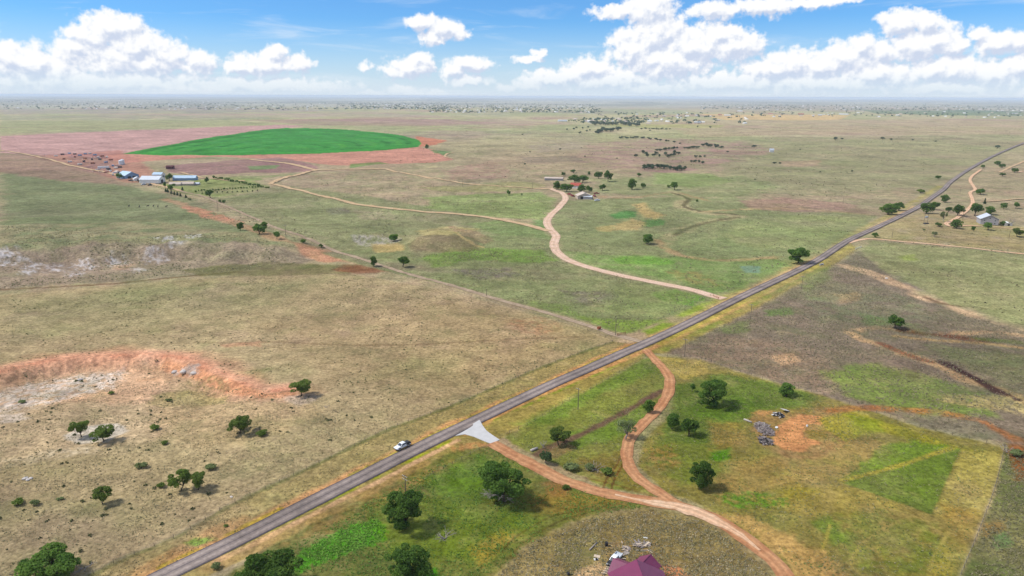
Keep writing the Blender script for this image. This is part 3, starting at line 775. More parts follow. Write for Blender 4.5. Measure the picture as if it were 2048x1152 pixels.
# ---- right pasture
gp([(1330,706),(1522,614),(1640,548),(1720,502),(1780,550),(1850,600),(2060,665),(2200,720),(2200,960),(2060,895),(1850,852),(1640,788),(1480,743),(1400,716)], (126,112,96), op=.92, fea=5, wob=5, tf=.9)
gp([(1340,712),(1450,672),(1600,690),(1700,760),(1640,786),(1480,742)], (146,122,100), op=.55, fea=20, wob=16, patch=(40,-.5,.1))
gp([(1640,745),(1740,725),(1850,745),(1960,790),(1980,830),(1850,835),(1700,795)], (126,136,72), op=.85, fea=12, wob=14)
gp([(1600,550),(1660,530),(1660,560),(1610,580)], (112,130,68), op=.7, fea=8, wob=8)
gp([(1520,622),(1580,615),(1590,630),(1530,632)], (104,130,66), op=.7, fea=6, wob=7)
gp([(1440,650),(1500,640),(1500,665),(1450,668)], (112,126,68), op=.6, fea=8, wob=8)
gp([(1600,590),(1800,590),(1900,640),(1760,650),(1640,640)], (120,126,92), op=.6, fea=16, wob=16, patch=(30,-.5,.2))
gp([(1720,625),(1790,640),(1840,650),(1730,650)], (92,122,64), op=.6, fea=6, wob=7)
gp([(1850,690),(2060,710),(2060,780),(1960,750)], (118,126,80), op=.6, fea=14, wob=14)
gp([(1780,540),(1850,560),(1860,585),(1800,570)], (120,110,108), op=.6, fea=8, wob=9)
gl([(1690,532),(1740,546),(1790,566),(1850,596),(1910,618),(1980,640),(2080,662)], 10, (196,164,130), op=.95, wob=.6, patch=(22,-.5,.05), tf=.3)
gl([(1850,594),(1880,606),(1920,612)], 4, (104,82,62), op=.85)
gl([(1695,664),(1760,656),(1830,663),(1900,668),(1980,664),(2080,676)], 6, (194,158,120), op=.9, wob=.5, patch=(16,-.5,.0), tf=.3)
gl([(1808,660),(1850,668),(1910,674),(1960,680)], 8, (104,68,52), op=.9, wob=.4)
gl([(1790,672),(1860,680),(1960,686),(2080,700)], 4, (184,152,104), op=.7, wob=.4)
gl([(1960,678),(2040,684),(2100,690)], 7, (96,110,54), op=.7, wob=.4)
gl([(1700,664),(1740,682),(1790,702),(1850,722),(1900,742),(1950,765),(2000,780),(2080,812)], 8, (194,160,120), op=.95, wob=.5, patch=(16,-.55,.0), tf=.3)
gl([(1760,686),(1810,708),(1860,724)], 4, (138,90,68), op=.85)
gl([(1886,726),(1920,742),(1960,762),(2000,786),(2080,812)], 5.5, (74,54,52), op=.95, wob=.3, tf=0)
gp([(1878,788),(1960,790),(2060,796),(2060,832),(1960,815),(1890,808)], (192,170,120), op=.8, fea=6, wob=9, patch=(18,-.5,.1))
gl([(1660,822),(1720,815),(1800,818),(1880,826),(1950,838),(2000,862),(2080,900)], 5, (164,110,72), op=.8, wob=.5, patch=(14,-.5,.1))
gp([(1540,712),(1590,706),(1605,722),(1560,732)], (186,152,118), op=.8, fea=5, wob=7)
gp([(1670,590),(1720,582),(1720,600),(1680,606)], (178,148,112), op=.7, fea=5, wob=7)
gp([(1860,830),(1960,845),(2010,880),(1900,870),(1820,845)], (136,128,106), op=.7, fea=8, wob=8, tf=.9)
gp([(1740,480),(1900,495),(2100,512),(2200,560),(2200,700),(2060,655),(1900,606),(1790,552),(1720,506)], (142,142,96), op=.85, fea=6, wob=8)
gp([(1740,475),(1770,445),(1850,425),(2060,455),(2060,505),(1900,492)], (170,152,100), op=.7, fea=6, wob=8, patch=(40,-.6,.0))
gp([(1800,512),(1830,508),(1830,520),(1805,522)], (148,160,72), op=.6, fea=4, wob=5)
# ---- centre triangle
gp([(640,505),(800,490),(1080,462),(1105,480),(1125,522),(1200,546),(1430,596),(1250,668),(1100,622),(900,572),(740,535)], (128,134,90), op=.9, fea=4, wob=4, tf=.7)
gp([(845,515),(900,500),(960,495),(1080,500),(1120,522),(1040,525),(940,520),(870,535)], (112,140,62), op=.75, fea=6, wob=8)
gp([(900,540),(1020,535),(1040,552),(960,560)], (120,108,100), op=.75, fea=8, wob=9, patch=(18,-.4,.2))
gp([(1120,580),(1250,585),(1240,610),(1150,605)], (124,112,102), op=.65, fea=10, wob=10, patch=(20,-.4,.2))
gp([(1300,585),(1350,578),(1410,596),(1385,612),(1330,604)], (96,142,50), op=.85, fea=4, wob=6)
gp([(1150,632),(1230,640),(1330,640),(1270,664),(1235,664)], (134,152,66), op=.7, fea=6, wob=7)
gp([(1060,600),(1130,610),(1160,635),(1060,612)], (126,144,72), op=.5, fea=6, wob=7)
gp([(1240,560),(1400,590),(1330,640),(1200,620)], (136,142,90), op=.6, fea=16, wob=12)
# right of the driveway
gp([(1112,470),(1100,440),(1130,400),(1300,395),(1500,398),(1760,432),(1640,505),(1570,535),(1470,585),(1430,590),(1200,540),(1130,515)], (132,138,92), op=.85, fea=6, wob=6, tf=.4)
gp([(1130,500),(1200,510),(1330,512),(1420,516),(1550,516),(1580,530),(1480,578),(1430,586),(1350,562),(1220,540),(1150,522)], (116,142,76), op=.75, fea=8, wob=9, patch=(40,-.7,-.1))
gp([(1215,515),(1290,512),(1350,520),(1340,530),(1240,528)], (104,146,58), op=.75, fea=6, wob=6)
gp([(1330,540),(1420,545),(1440,575),(1380,568)], (160,130,84), op=.5, fea=8, wob=9, patch=(20,-.3,.2))
gp([(1480,532),(1520,532),(1520,545),(1490,546)], (112,142,124), op=.9, fea=3, wob=3)
gp([(1217,430),(1245,422),(1275,424),(1270,435),(1230,437)], (78,136,66), op=.8, fea=3, wob=4)
gp([(1285,440),(1325,438),(1328,450),(1290,454)], (84,130,66), op=.75, fea=3, wob=5)
gp([(1265,408),(1290,405),(1300,420),(1330,430),(1310,438),(1285,432)], (196,164,108), op=.7, fea=6, wob=6, wl=14)
gp([(1225,452),(1265,438),(1290,445),(1280,460),(1230,460)], (198,166,112), op=.7, fea=6, wob=6, wl=14)
gp([(1190,455),(1225,450),(1225,464),(1195,462)], (190,162,104), op=.6, fea=3, wob=5)
gp([(1195,358),(1330,348),(1480,352),(1560,372),(1500,396),(1300,394),(1190,385)], (134,146,94), op=.6, fea=14, wob=14)
gp([(1310,345),(1420,347),(1470,362),(1380,376),(1310,368)], (132,150,86), op=.6, fea=4, wob=6)
gl([(1180,392),(1250,396),(1340,385),(1380,392),(1420,402)], 6, (180,140,100), op=.6, wob=.5)
gl([(1340,383),(1372,396),(1364,414),(1395,424),(1450,430),(1480,434),(1440,440),(1400,446),(1370,458),(1345,472),(1315,490)], 15, (182,164,122), op=.7, wob=.5, patch=(20,-.5,.1))
gl([(1342,385),(1376,397),(1368,412),(1400,422),(1470,428)], 6, (92,84,58), op=.9)
gl([(1480,434),(1440,440),(1390,452),(1350,470)], 6, (100,88,64), op=.9)
gl([(1315,480),(1335,500),(1380,515),(1450,520),(1560,515)], 8, (188,152,112), op=.7, wob=.5, patch=(20,-.4,.1))
gp([(1480,402),(1560,395),(1690,404),(1745,424),(1600,424),(1500,418)], (166,130,112), op=.7, fea=4, wob=6)
gl([(1400,424),(1500,418),(1620,420),(1735,430)], 7, (192,164,118), op=.7, wob=.5)
gp([(1480,440),(1620,430),(1740,434),(1640,490),(1520,500),(1440,480)], (146,150,94), op=.6, fea=12, wob=10)
gp([(1370,500),(1440,470),(1520,500),(1560,510),(1450,512)], (128,140,90), op=.6, fea=8, wob=9)
# centre-left middle distance
gp([(440,400),(560,370),(760,395),(1000,440),(1090,462),(820,490),(680,500),(560,460)], (136,138,96), op=.8, fea=6, wob=7, tf=.6)
gp([(850,395),(960,388),(1080,384),(1115,400),(1085,440),(1000,436),(860,418)], (132,150,86), op=.75, fea=6, wob=7)
gp([(1000,440),(1085,452),(1105,478),(1000,470),(920,448)], (122,140,84), op=.7, fea=6, wob=7)
gp([(1065,440),(1092,440),(1095,462),(1075,458)], (92,142,72), op=.6, fea=4, wob=5)
gp([(830,375),(1060,364),(1100,372),(1000,384),(900,384)], (152,148,96), op=.7, fea=4, wob=5)
gp([(890,340),(980,322),(1030,345),(1010,358),(900,358)], (164,132,112), op=.75, fea=6, wob=9, patch=(20,-.4,.1))
gp([(1050,292),(1150,285),(1170,298),(1080,305)], (168,150,130), op=.6, fea=5, wob=8, patch=(14,-.3,.2))
gp([(1040,315),(1150,312),(1170,322),(1060,326)], (128,116,96), op=.6, fea=4, wob=6)
gp([(700,420),(780,425),(800,440),(720,438)], (170,150,124), op=.5, fea=5, wob=7, patch=(14,-.3,.2))
gp([(650,418),(690,415),(700,426),(660,430)], (112,100,96), op=.7, fea=3, wob=5)
gp([(700,478),(760,472),(800,478),(790,490),(720,492)], (196,184,172), op=.7, fea=3, wob=6, wl=10, patch=(8,-.3,.2))
gp([(740,488),(800,485),(810,500),(750,505)], (192,162,106), op=.7, fea=4, wob=5)
gp([(815,490),(850,470),(900,468),(950,485),(960,500),(880,506),(820,500)], (128,110,82), op=.7, fea=9, wob=9, tf=.8)  # mound's near face: its shade painted in as dark brown
gp([(830,462),(900,452),(960,458),(900,470),(850,472)], (172,156,104), op=.7, fea=4, wob=5)
gp([(900,452),(950,462),(990,478),(970,490),(920,470)], (150,120,96), op=.6, fea=4, wob=6)
gl([(895,462),(930,478),(965,494)], 3, (186,162,110), op=.8)
gp([(560,400),(680,408),(720,440),(640,450),(560,430)], (140,144,98), op=.5, fea=8, wob=9)
gp([(950,550),(600,480),(640,500),(740,535)], (130,118,96), op=.5, fea=6, wob=6)
GROUND_PAINT = GP

def ground_material():
    mt, N, L, b = new_mat("prairie_ground")
    at = N.new("ShaderNodeVertexColor"); at.layer_name = "soil_cover"
    geo = N.new("ShaderNodeNewGeometry")
    def noise(scale, det=4, rough=0.6):
        n = N.new("ShaderNodeTexNoise"); n.inputs["Scale"].default_value = scale; n.inputs["Detail"].default_value = det; n.inputs["Roughness"].default_value = rough
        L.new(geo.outputs["Position"], n.inputs["Vector"]); return n.outputs["Fac"]
    nt = mt.node_tree
    fine = mrange(nt, noise(0.6, 7, 0.76), 0.36, 0.64, 0.58, 1.42, False)
    med = mrange(nt, noise(0.1, 6, 0.72), 0.36, 0.64, 0.76, 1.24, False)
    big = mrange(nt, noise(0.011, 8, 0.72), 0.36, 0.64, 0.76, 1.24, False)
    m1 = mnode(nt, 'MULTIPLY', mnode(nt, 'MULTIPLY', fine, med), big)
    sc = vnode(nt, 'SCALE', at.outputs["Color"]); L.new(m1, sc.inputs["Scale"])
    # dark tufts of weed where the cover is rank
    sp = mrange(nt, noise(0.75, 3, 0.55), 0.56, 0.68)
    sp2 = mrange(nt, noise(0.06, 3, 0.5), 0.35, 0.6)
    tf = mnode(nt, 'MULTIPLY', mnode(nt, 'MULTIPLY', sp, sp2), at.outputs["Alpha"])
    tf = mnode(nt, 'MULTIPLY', tf, 0.6)
    mx = N.new("ShaderNodeMix"); mx.data_type = 'RGBA'
    L.new(tf, mx.inputs[0]); L.new(sc.outputs[0], mx.inputs[6]); mx.inputs[7].default_value = (0.055, 0.055, 0.022, 1)
    # darker, greener drifts
    dg = mnode(nt, 'MULTIPLY', mrange(nt, noise(0.035, 7, 0.7), 0.5, 0.66), mnode(nt, 'MULTIPLY', at.outputs["Alpha"], 0.55))
    mg = N.new("ShaderNodeMix"); mg.data_type = 'RGBA'; L.new(dg, mg.inputs[0]); L.new(mx.outputs[2], mg.inputs[6]); mg.inputs[7].default_value = (0.11, 0.125, 0.05, 1)
    mx = mg
    # bleached straw flecks
    st = mrange(nt, noise(1.9, 4, 0.65), 0.6, 0.76)
    st = mnode(nt, 'MULTIPLY', st, 0.30)
    mx2 = N.new("ShaderNodeMix"); mx2.data_type = 'RGBA'
    L.new(st, mx2.inputs[0]); L.new(mx.outputs[2], mx2.inputs[6]); mx2.inputs[7].default_value = (0.36, 0.30, 0.20, 1)
    L.new(mx2.outputs[2], b.inputs["Base Color"])
    b.inputs["Roughness"].default_value = 1.0; b.inputs["Specular IOR Level"].default_value = 0.0
    bp = N.new("ShaderNodeBump"); bp.inputs["Strength"].default_value = 0.6; bp.inputs["Distance"].default_value = 0.35
    L.new(noise(0.9, 4, 0.65), bp.inputs["Height"]); L.new(bp.outputs[0], b.inputs["Normal"])
    return mt

gme = build_ground()
gme.materials.append(ground_material())
ground = tag(obj("ground", gme), kind="structure")

# ------------------------------------------------------------------ roads and tracks
def np_mesh(name, V, F, mat=None, smooth=False):
    """quads or tris as numpy arrays -> mesh"""
    me = bpy.data.meshes.new(name)
    V = np.asarray(V, np.float32); F = np.asarray(F, np.int32); k = F.shape[1]
    me.vertices.add(len(V)); me.vertices.foreach_set("co", V.ravel())
    me.loops.add(F.size); me.loops.foreach_set("vertex_index", F.ravel())
    me.polygons.add(len(F)); me.polygons.foreach_set("loop_start", np.arange(len(F), dtype=np.int32) * k)
    me.polygons.foreach_set("use_smooth", np.full(len(F), smooth, bool))
    if mat is not None: me.materials.append(mat)
    me.update()
    return me

def strip(name, px, width, mat, lift=0.05, ragged=0.0, step=4.0, nx=7, seed=0, crown=0.0, smooth=True, wpts=None, taper=0.0):
    pts = np.array(wpts if wpts is not None else W(px))
    c = spline(pts, step) if smooth else pts
    t = np.gradient(c, axis=0); t /= np.linalg.norm(t, axis=1)[:, None] + 1e-9
    nrm = np.stack([-t[:, 1], t[:, 0]], -1)
    arc = np.concatenate([[0], np.cumsum(np.linalg.norm(np.diff(c, axis=0), axis=1))])
    u = np.linspace(-1, 1, nx)
    wl = width / 2 * (1 + ragged * fbm(arc / 5.0, arc * 0 + seed, 3, 71)); wr = width / 2 * (1 + ragged * fbm(arc / 5.0, arc * 0 + seed + 9, 3, 72))
    if taper:
        tp_ = .15 + .85 * sstep(0, taper, arc) * sstep(0, taper, arc[-1] - arc); wl = wl * tp_; wr = wr * tp_
    X = np.zeros((len(c), nx)); Y = X.copy()
    for j, q in enumerate(u):
        o = np.where(q < 0, q * wl, q * wr)
        X[:, j] = c[:, 0] + nrm[:, 0] * o; Y[:, j] = c[:, 1] + nrm[:, 1] * o
    r = np.hypot(X, Y)
    Z = height(X.ravel(), Y.ravel()).reshape(X.shape) + lift * (1 + r / 95.0)
    if crown:
        Z = Z + crown * (1 - np.abs(u)[None] ** 2)
    Z[:, 0] -= lift * 0.9; Z[:, -1] -= lift * 0.9
    idx = np.arange(X.size).reshape(X.shape)
    F = np.stack([idx[:-1, :-1], idx[:-1, 1:], idx[1:, 1:], idx[1:, :-1]], -1).reshape(-1, 4)
    me = np_mesh(name, np.stack([X, Y, Z], -1).reshape(-1, 3), F[:, ::-1], mat, True)
    if me.polygons[0].normal.z < 0: me.flip_normals()
    at = me.attributes.new("across", 'FLOAT', 'POINT')
    at.data.foreach_set("value", np.tile(u, len(c)).astype(np.float32))
    return me, c

def road_mat():
    mt, N, L, b = new_mat("chip_seal_asphalt"); nt = mt.node_tree
    a = N.new("ShaderNodeAttribute"); a.attribute_name = "across"; a.attribute_type = 'GEOMETRY'
    geo = N.new("ShaderNodeNewGeometry")
    def noise(s, d=4):
        n = N.new("ShaderNodeTexNoise"); n.inputs["Scale"].default_value = s; n.inputs["Detail"].default_value = d; n.inputs["Roughness"].default_value = .65
        L.new(geo.outputs["Position"], n.inputs["Vector"]); return n.outputs["Fac"]
    au = mnode(nt, 'ABSOLUTE', a.outputs["Fac"])
    wob = mnode(nt, 'MULTIPLY_ADD', noise(.25), .12, -.06)
    au2 = mnode(nt, 'ADD', au, wob)
    edge = mrange(nt, au2, .78, .88)                    # dark tar along both edges
    seam = mrange(nt, au2, .10, .03)                    # dark centre seam
    wheel = mrange(nt, mnode(nt, 'ABSOLUTE', mnode(nt, 'SUBTRACT', au2, .45)), .22, .08)
    f = N.new("ShaderNodeMix"); f.data_type = 'RGBA'
    f.inputs[6].default_value = (.205, .165, .144, 1); f.inputs[7].default_value = (.27, .219, .188, 1); L.new(wheel, f.inputs[0])
    g2 = N.new("ShaderNodeMix"); g2.data_type = 'RGBA'; L.new(mnode(nt, 'MULTIPLY', seam, .55), g2.inputs[0]); L.new(f.outputs[2], g2.inputs[6]); g2.inputs[7].default_value = (.05, .045, .055, 1)
    g3 = N.new("ShaderNodeMix"); g3.data_type = 'RGBA'; L.new(mnode(nt, 'MULTIPLY', edge, .75), g3.inputs[0]); L.new(g2.outputs[2], g3.inputs[6]); g3.inputs[7].default_value = (.05, .045, .055, 1)
    sc = vnode(nt, 'SCALE', g3.outputs[2]); L.new(mnode(nt, 'MULTIPLY', mrange(nt, noise(.05, 7), .36, .64, .74, 1.26, False), mrange(nt, noise(.9, 5), .34, .66, .8, 1.2, False)), sc.inputs["Scale"])
    L.new(sc.outputs[0], b.inputs["Base Color"])
    b.inputs["Roughness"].default_value = .85; b.inputs["Specular IOR Level"].default_value = .2
    return mt

def dirt_mat(name, c1, c2, ruts=0.35, rough_n=.5):
    mt, N, L, b = new_mat(name); nt = mt.node_tree
    a = N.new("ShaderNodeAttribute"); a.attribute_name = "across"; a.attribute_type = 'GEOMETRY'
    geo = N.new("ShaderNodeNewGeometry")
    def noise(s, d=5):
        n = N.new("ShaderNodeTexNoise"); n.inputs["Scale"].default_value = s; n.inputs["Detail"].default_value = d; n.inputs["Roughness"].default_value = .68
        L.new(geo.outputs["Position"], n.inputs["Vector"]); return n.outputs["Fac"]
    au = mnode(nt, 'ADD', mnode(nt, 'ABSOLUTE', a.outputs["Fac"]), mnode(nt, 'MULTIPLY_ADD', noise(.3), .3, -.15))
    rut = mrange(nt, mnode(nt, 'ABSOLUTE', mnode(nt, 'SUBTRACT', au, .42)), .30, .06)
    f = N.new("ShaderNodeMix"); f.data_type = 'RGBA'; L.new(mrange(nt, noise(.12), .35, .65), f.inputs[0])
    f.inputs[6].default_value = (*c1, 1); f.inputs[7].default_value = (*c2, 1)
    m1 = mnode(nt, 'MULTIPLY', mrange(nt, noise(.8), .3, .7, .78, 1.22, False), mnode(nt, 'MULTIPLY_ADD', rut, ruts, 1 - ruts * .5))
    sc = vnode(nt, 'SCALE', f.outputs[2]); L.new(m1, sc.inputs["Scale"]); L.new(sc.outputs[0], b.inputs["Base Color"])
    b.inputs["Roughness"].default_value = 1; b.inputs["Specular IOR Level"].default_value = 0
    bp = N.new("ShaderNodeBump"); bp.inputs["Strength"].default_value = .5; bp.inputs["Distance"].default_value = .2
    L.new(noise(.7), bp.inputs["Height"]); L.new(bp.outputs[0], b.inputs["Normal"])
    return mt

M_road = road_mat()
me, ROAD_C = strip("main_road", ROAD_PX, 6.7, M_road, lift=.06, step=4, nx=11, crown=.08, ragged=.035)
tag(obj("main_road", me), "two-lane grey chip-seal road running diagonally across the plain", "road", kind="structure")

D_pink = dirt_mat("caliche_dirt", tuple(lin((222,192,168)) * .88), tuple(lin((210,176,148)) * .88), .12)
D_red = dirt_mat("red_dirt", tuple(lin((202,152,110)) * .82), tuple(lin((182,128,90)) * .82), .22)
D_tan = dirt_mat("tan_dirt", tuple(lin((214,186,148)) * .82), tuple(lin((198,166,128)) * .82), .2)
D_pale = dirt_mat("pale_dirt", tuple(lin((226,192,158)) * .86), tuple(lin((214,170,134)) * .86), .25)
D_grey = dirt_mat("grey_lane", tuple(lin((184,162,136)) * .85), tuple(lin((160,140,116)) * .85), .35)
TRACKS = [
 ("ranch_driveway", [(1448,598),(1425,592),(1380,579),(1300,563),(1220,546),(1150,526),(1118,508),(1108,490),(1112,472),(1100,458),(1094,444),(1102,430),(1120,413),(1131,398),(1124,386),(1100,377)], 7.6, D_pink, .12, "wide pinkish caliche driveway winding up to the tree-shaded ranch"),
 ("ranch_driveway", [(1100,378),(1040,375),(980,371),(900,362),(840,352),(790,343),(772,338)], 7.0, D_tan, .3, "narrow dirt track running left from the tree-shaded ranch"),
 ("dirt_track", [(1098,463),(1060,452),(1010,441),(940,431),(860,425),(790,418),(720,410),(660,396),(610,383),(570,374),(540,368)], 7.5, D_tan, .25, "tan dirt track curving from the caliche driveway to the farmstead"),
 ("dirt_track", [(540,368),(570,356),(610,346),(636,341)], 8, D_tan, .25, "dirt track linking farm hedge and ploughed field corner"),
 ("dirt_track", [(636,341),(590,330),(540,323),(480,318)], 9, D_tan, .25, "dirt track along the near edge of the red ploughed field"),
 ("dirt_track", [(636,341),(690,339),(772,338)], 7.5, D_tan, .3, "dirt track running right below the red ploughed field"),
 ("dirt_track", [(905,318),(890,314),(894,308),(908,305)], 5, D_tan, .3, "short pale track at the right tip of the ploughed field"),
 ("dirt_track", [(490,363),(420,358),(360,345)], 4, D_tan, .3, "faint dirt track behind the farm hedge"),
 ("pasture_lane", [(1300,688),(1262,678),(1230,670),(1190,656),(1100,628),(1000,600),(900,570),(800,543),(720,517),(640,489),(560,459),(500,433),(440,407),(400,391),(360,382)], 4.2, D_grey, .4, "greyish two-rut lane along the pasture fence to the farmstead"),
 ("farm_lane", [(360,382),(310,368),(270,358),(230,350),(190,341),(150,333),(120,325),(90,317),(40,307),(-40,294)], 6, D_tan, .25, "orange dirt lane past the farm sheds to the far left"),
 ("house_drive", [(985,886),(1010,902),(1040,918),(1080,938),(1120,958),(1180,978),(1240,992),(1300,1004),(1350,1012),(1400,1026),(1450,1050),(1500,1085),(1545,1120),(1570,1150),(1590,1190)], 5.2, D_red, .25, "red dirt drive from the concrete apron past the red-roofed house"),
 ("house_drive", [(1292,700),(1305,716),(1325,735),(1338,758),(1335,790),(1315,820),(1285,850),(1262,875),(1253,905),(1258,935),(1280,960),(1310,980),(1340,1000),(1375,1018)], 4.4, D_red, .3, "S-shaped red dirt drive joining the house drive from the road"),
 ("ranch_track", [(1693,487),(1720,480),(1745,478),(1800,483),(1900,492),(1980,501),(2060,509)], 4, D_pale, .25, "straight pale track running right from the road below the homestead"),
 ("homestead_drive", [(2048,343),(2030,345),(1990,343)], 4, D_pale, .25, "pale track entering at the right edge beyond the homestead"),
 ("homestead_drive", [(1962,340),(1945,352),(1940,362),(1946,372),(1950,380),(1940,386),(1944,398),(1945,408),(1935,420),(1920,432),(1908,440),(1892,448),(1905,454),(1930,452),(1960,453)], 4.2, D_pale, .25, "winding pale drive through the trees to the grey homestead"),
 ("homestead_drive", [(1960,404),(2000,402),(2030,399),(2060,397)], 4, D_tan, .3, "tan track behind the homestead trees to the right edge"),
 ("homestead_drive", [(1960,453),(2000,455),(2060,462)], 3.5, D_tan, .3, "dirt path in front of the grey homestead to the right edge"),
 ("field_track", [(2000,345),(2020,335),(2060,318)], 5, D_tan, .3, "broad tan track climbing right of the road near the frame edge"),
]
for i, (nm, px, w, mt, rg, lab) in enumerate(TRACKS):
    me, _ = strip(nm, px, w, mt, lift=.035 + .012 * (i % 4), ragged=rg * 1.4, step=3.0, seed=i * 3)
    tag(obj(nm, me), lab, "dirt road", kind="structure")
# pale trampled stretch where the two house drives meet
me, _ = strip("house_drive", [(1230,990),(1290,1003),(1350,1013),(1400,1027),(1440,1046),(1480,1070),(1520,1102)], 5.0, D_pale, lift=.10, ragged=.7, step=1.5, seed=77, taper=22)
tag(obj("house_drive", me), "pale sandy stretch where the two red drives meet", "dirt road", kind="structure")

# concrete apron where the drive meets the road
M_conc = plain("new_concrete", (.5, .49, .475), .9, .07, .5, .1)
def build_apron():
    pts = PM([(904,873),(930,857),(959,841),(966,853),(973,862),(984,870),(999,880),(984,889),(962,880),(948,874),(930,869)])
    pts = pts[[0, 2, 3, 4, 5, 6, 7, 8, 9, 10]]
    z = float(pts[:, 2].max())
    n = len(pts)
    V = [(p[0], p[1], z + .12) for p in pts] + [(p[0], p[1], z - .4) for p in pts]
    F = [tuple(range(n))] + [(i, i + n, (i + 1) % n + n, (i + 1) % n) for i in range(n)]
    me = mesh_from("concrete_apron", V, F, M_conc)
    bm = bmesh.new(); bm.from_mesh(me); bmesh.ops.recalc_face_normals(bm, faces=bm.faces); bm.to_mesh(me); bm.free()
    o = tag(obj("concrete_apron", me), "new white concrete driveway apron flaring onto the road", "pavement", kind="structure")
    M_j = plain("slab_joint", (.30, .29, .28), .9, .1)  # grey tone for the slab joint lines, not assigned
    a, b_ = pts[2], pts[8]
    for f in (.33, .66):
        p = pts[0] * (1 - f) + pts[6] * f; q = pts[1] * (1 - f) + pts[6] * f
    return o
build_apron()

# ------------------------------------------------------------------ vegetation
def leaf_mat(name, c1, c2, trans=.35):
    mt = bpy.data.materials.new(name); mt.use_nodes = True
    N, L = mt.node_tree.nodes, mt.node_tree.links; nt = mt.node_tree
    N.clear()
    out = N.new("ShaderNodeOutputMaterial")
    at = N.new("ShaderNodeAttribute"); at.attribute_name = "leaf_tint"; at.attribute_type = 'GEOMETRY'
    oi = N.new("ShaderNodeObjectInfo")
    mx = N.new("ShaderNodeMix"); mx.data_type = 'RGBA'; L.new(at.outputs["Fac"], mx.inputs[0])
    mx.inputs[6].default_value = (*c1, 1); mx.inputs[7].default_value = (*c2, 1)
    sc = vnode(nt, 'SCALE', mx.outputs[2]); L.new(mrange(nt, oi.outputs["Random"], 0, 1, .8, 1.2, False), sc.inputs["Scale"])
    d = N.new("ShaderNodeBsdfDiffuse"); t = N.new("ShaderNodeBsdfTranslucent"); ms = N.new("ShaderNodeMixShader"); ms.inputs[0].default_value = trans
    L.new(sc.outputs[0], d.inputs[0]); L.new(sc.outputs[0], t.inputs[0]); L.new(d.outputs[0], ms.inputs[1]); L.new(t.outputs[0], ms.inputs[2]); L.new(ms.outputs[0], out.inputs[0])
    return mt

def leaf_cloud(name, lobes, n, leaf, seed, mat, flat=.55):
    """n leaf clumps spread over the shells of ellipsoidal lobes (centre xyz, radii xyz)"""
    r = np.random.default_rng(seed)
    lobes = np.array(lobes); area = (lobes[:, 3] * lobes[:, 4]) ** .9; k = r.choice(len(lobes), n, p=area / area.sum())
    d = r.normal(size=(n, 3)); d[:, 2] = d[:, 2] * .9 + .25; d /= np.linalg.norm(d, axis=1)[:, None]
    rad = .62 + .42 * r.random(n) ** .6
    c = lobes[k, :3] + d * lobes[k, 3:6] * rad[:, None]
    nn = d * .7 + r.normal(size=(n, 3)) * flat; nn /= np.linalg.norm(nn, axis=1)[:, None]
    a = np.cross(nn, r.normal(size=(n, 3))); a /= np.linalg.norm(a, axis=1)[:, None]
    b = np.cross(nn, a)
    s = leaf * (.55 + .9 * r.random(n)); s2 = s * (.5 + .5 * r.random(n))
    q = [c + a * s[:, None], c + b * s2[:, None] + nn * (s * .25)[:, None], c - a * s[:, None], c - b * s2[:, None] - nn * (s * .2)[:, None]]
    V = np.stack(q, 1).reshape(-1, 3); F = np.arange(n * 4).reshape(-1, 4)
    me = np_mesh(name, V, F, mat)
    lt = r.random(len(lobes))[k] * .55 + r.random(n) * .45
    at = me.attributes.new("leaf_tint", 'FLOAT', 'POINT'); at.data.foreach_set("value", np.repeat(lt, 4).astype(np.float32))
    return me

def make_lobes(n, seed, rx, rz, zc, lr=(.13, .22), taper=0.0, hole=0.0):
    r = random.Random(seed); out = []
    while len(out) < n:
        x, y, z = r.uniform(-1, 1), r.uniform(-1, 1), r.uniform(-1, 1)
        q = math.sqrt(x * x + y * y + z * z)
        if q > 1 or q < hole: continue
        f = 1 - taper * (z * .5 + .5)
        s = r.uniform(*lr)
        out.append((x * max(.02, rx * f - s * .7), y * max(.02, rx * f - s * .7), zc + z * max(.02, rz - s * .6), s, s * r.uniform(.85, 1.1), s * r.uniform(.6, .85)))
    return out

def trunk_mesh(name, lobes, mat, r0=.035, fork=.22, n=7, seed=0, lean=.04):
    r = random.Random(seed); mb = MB()
    f = Vector((r.uniform(-lean, lean), r.uniform(-lean, lean), fork))
    mb.tube([(0, 0, -.03), (f.x * .3, f.y * .3, fork * .5), f], [r0 * 1.35, r0 * 1.05, r0 * .9], 7)
    for c in sorted(lobes, key=lambda q: -q[3])[:n]:
        e = Vector(c[:3]); mid = f.lerp(e, .5) + Vector((r.uniform(-.04, .04), r.uniform(-.04, .04), r.uniform(0, .05)))
        mb.tube([f, mid, e], [r0 * .6, r0 * .38, r0 * .12], 5)
    return mb.mesh(name, mat, True)

M_bark = plain("bark", (.10, .08, .06), .95, .3, 6, .1, bump=.5)
M_grey = plain("weathered_wood", (.34, .30, .27), .95, .25, 5, .1)
M_leafD = leaf_mat("elm_leaves", (.066, .145, .030), (.185, .300, .058), .5)
M_leafM = leaf_mat("mesquite_leaves", (.105, .175, .036), (.235, .315, .07), .5)
M_leafG = leaf_mat("grey_green_leaves", (.15, .20, .08), (.28, .33, .13))
M_leafC = leaf_mat("cedar_leaves", (.05, .088, .038), (.095, .145, .058), .4)
M_leafF = leaf_mat("far_leaves", (.062, .10, .055), (.11, .155, .08), .35)
M_yucca = leaf_mat("yucca_leaves", (.045, .075, .03), (.10, .13, .07), .2)

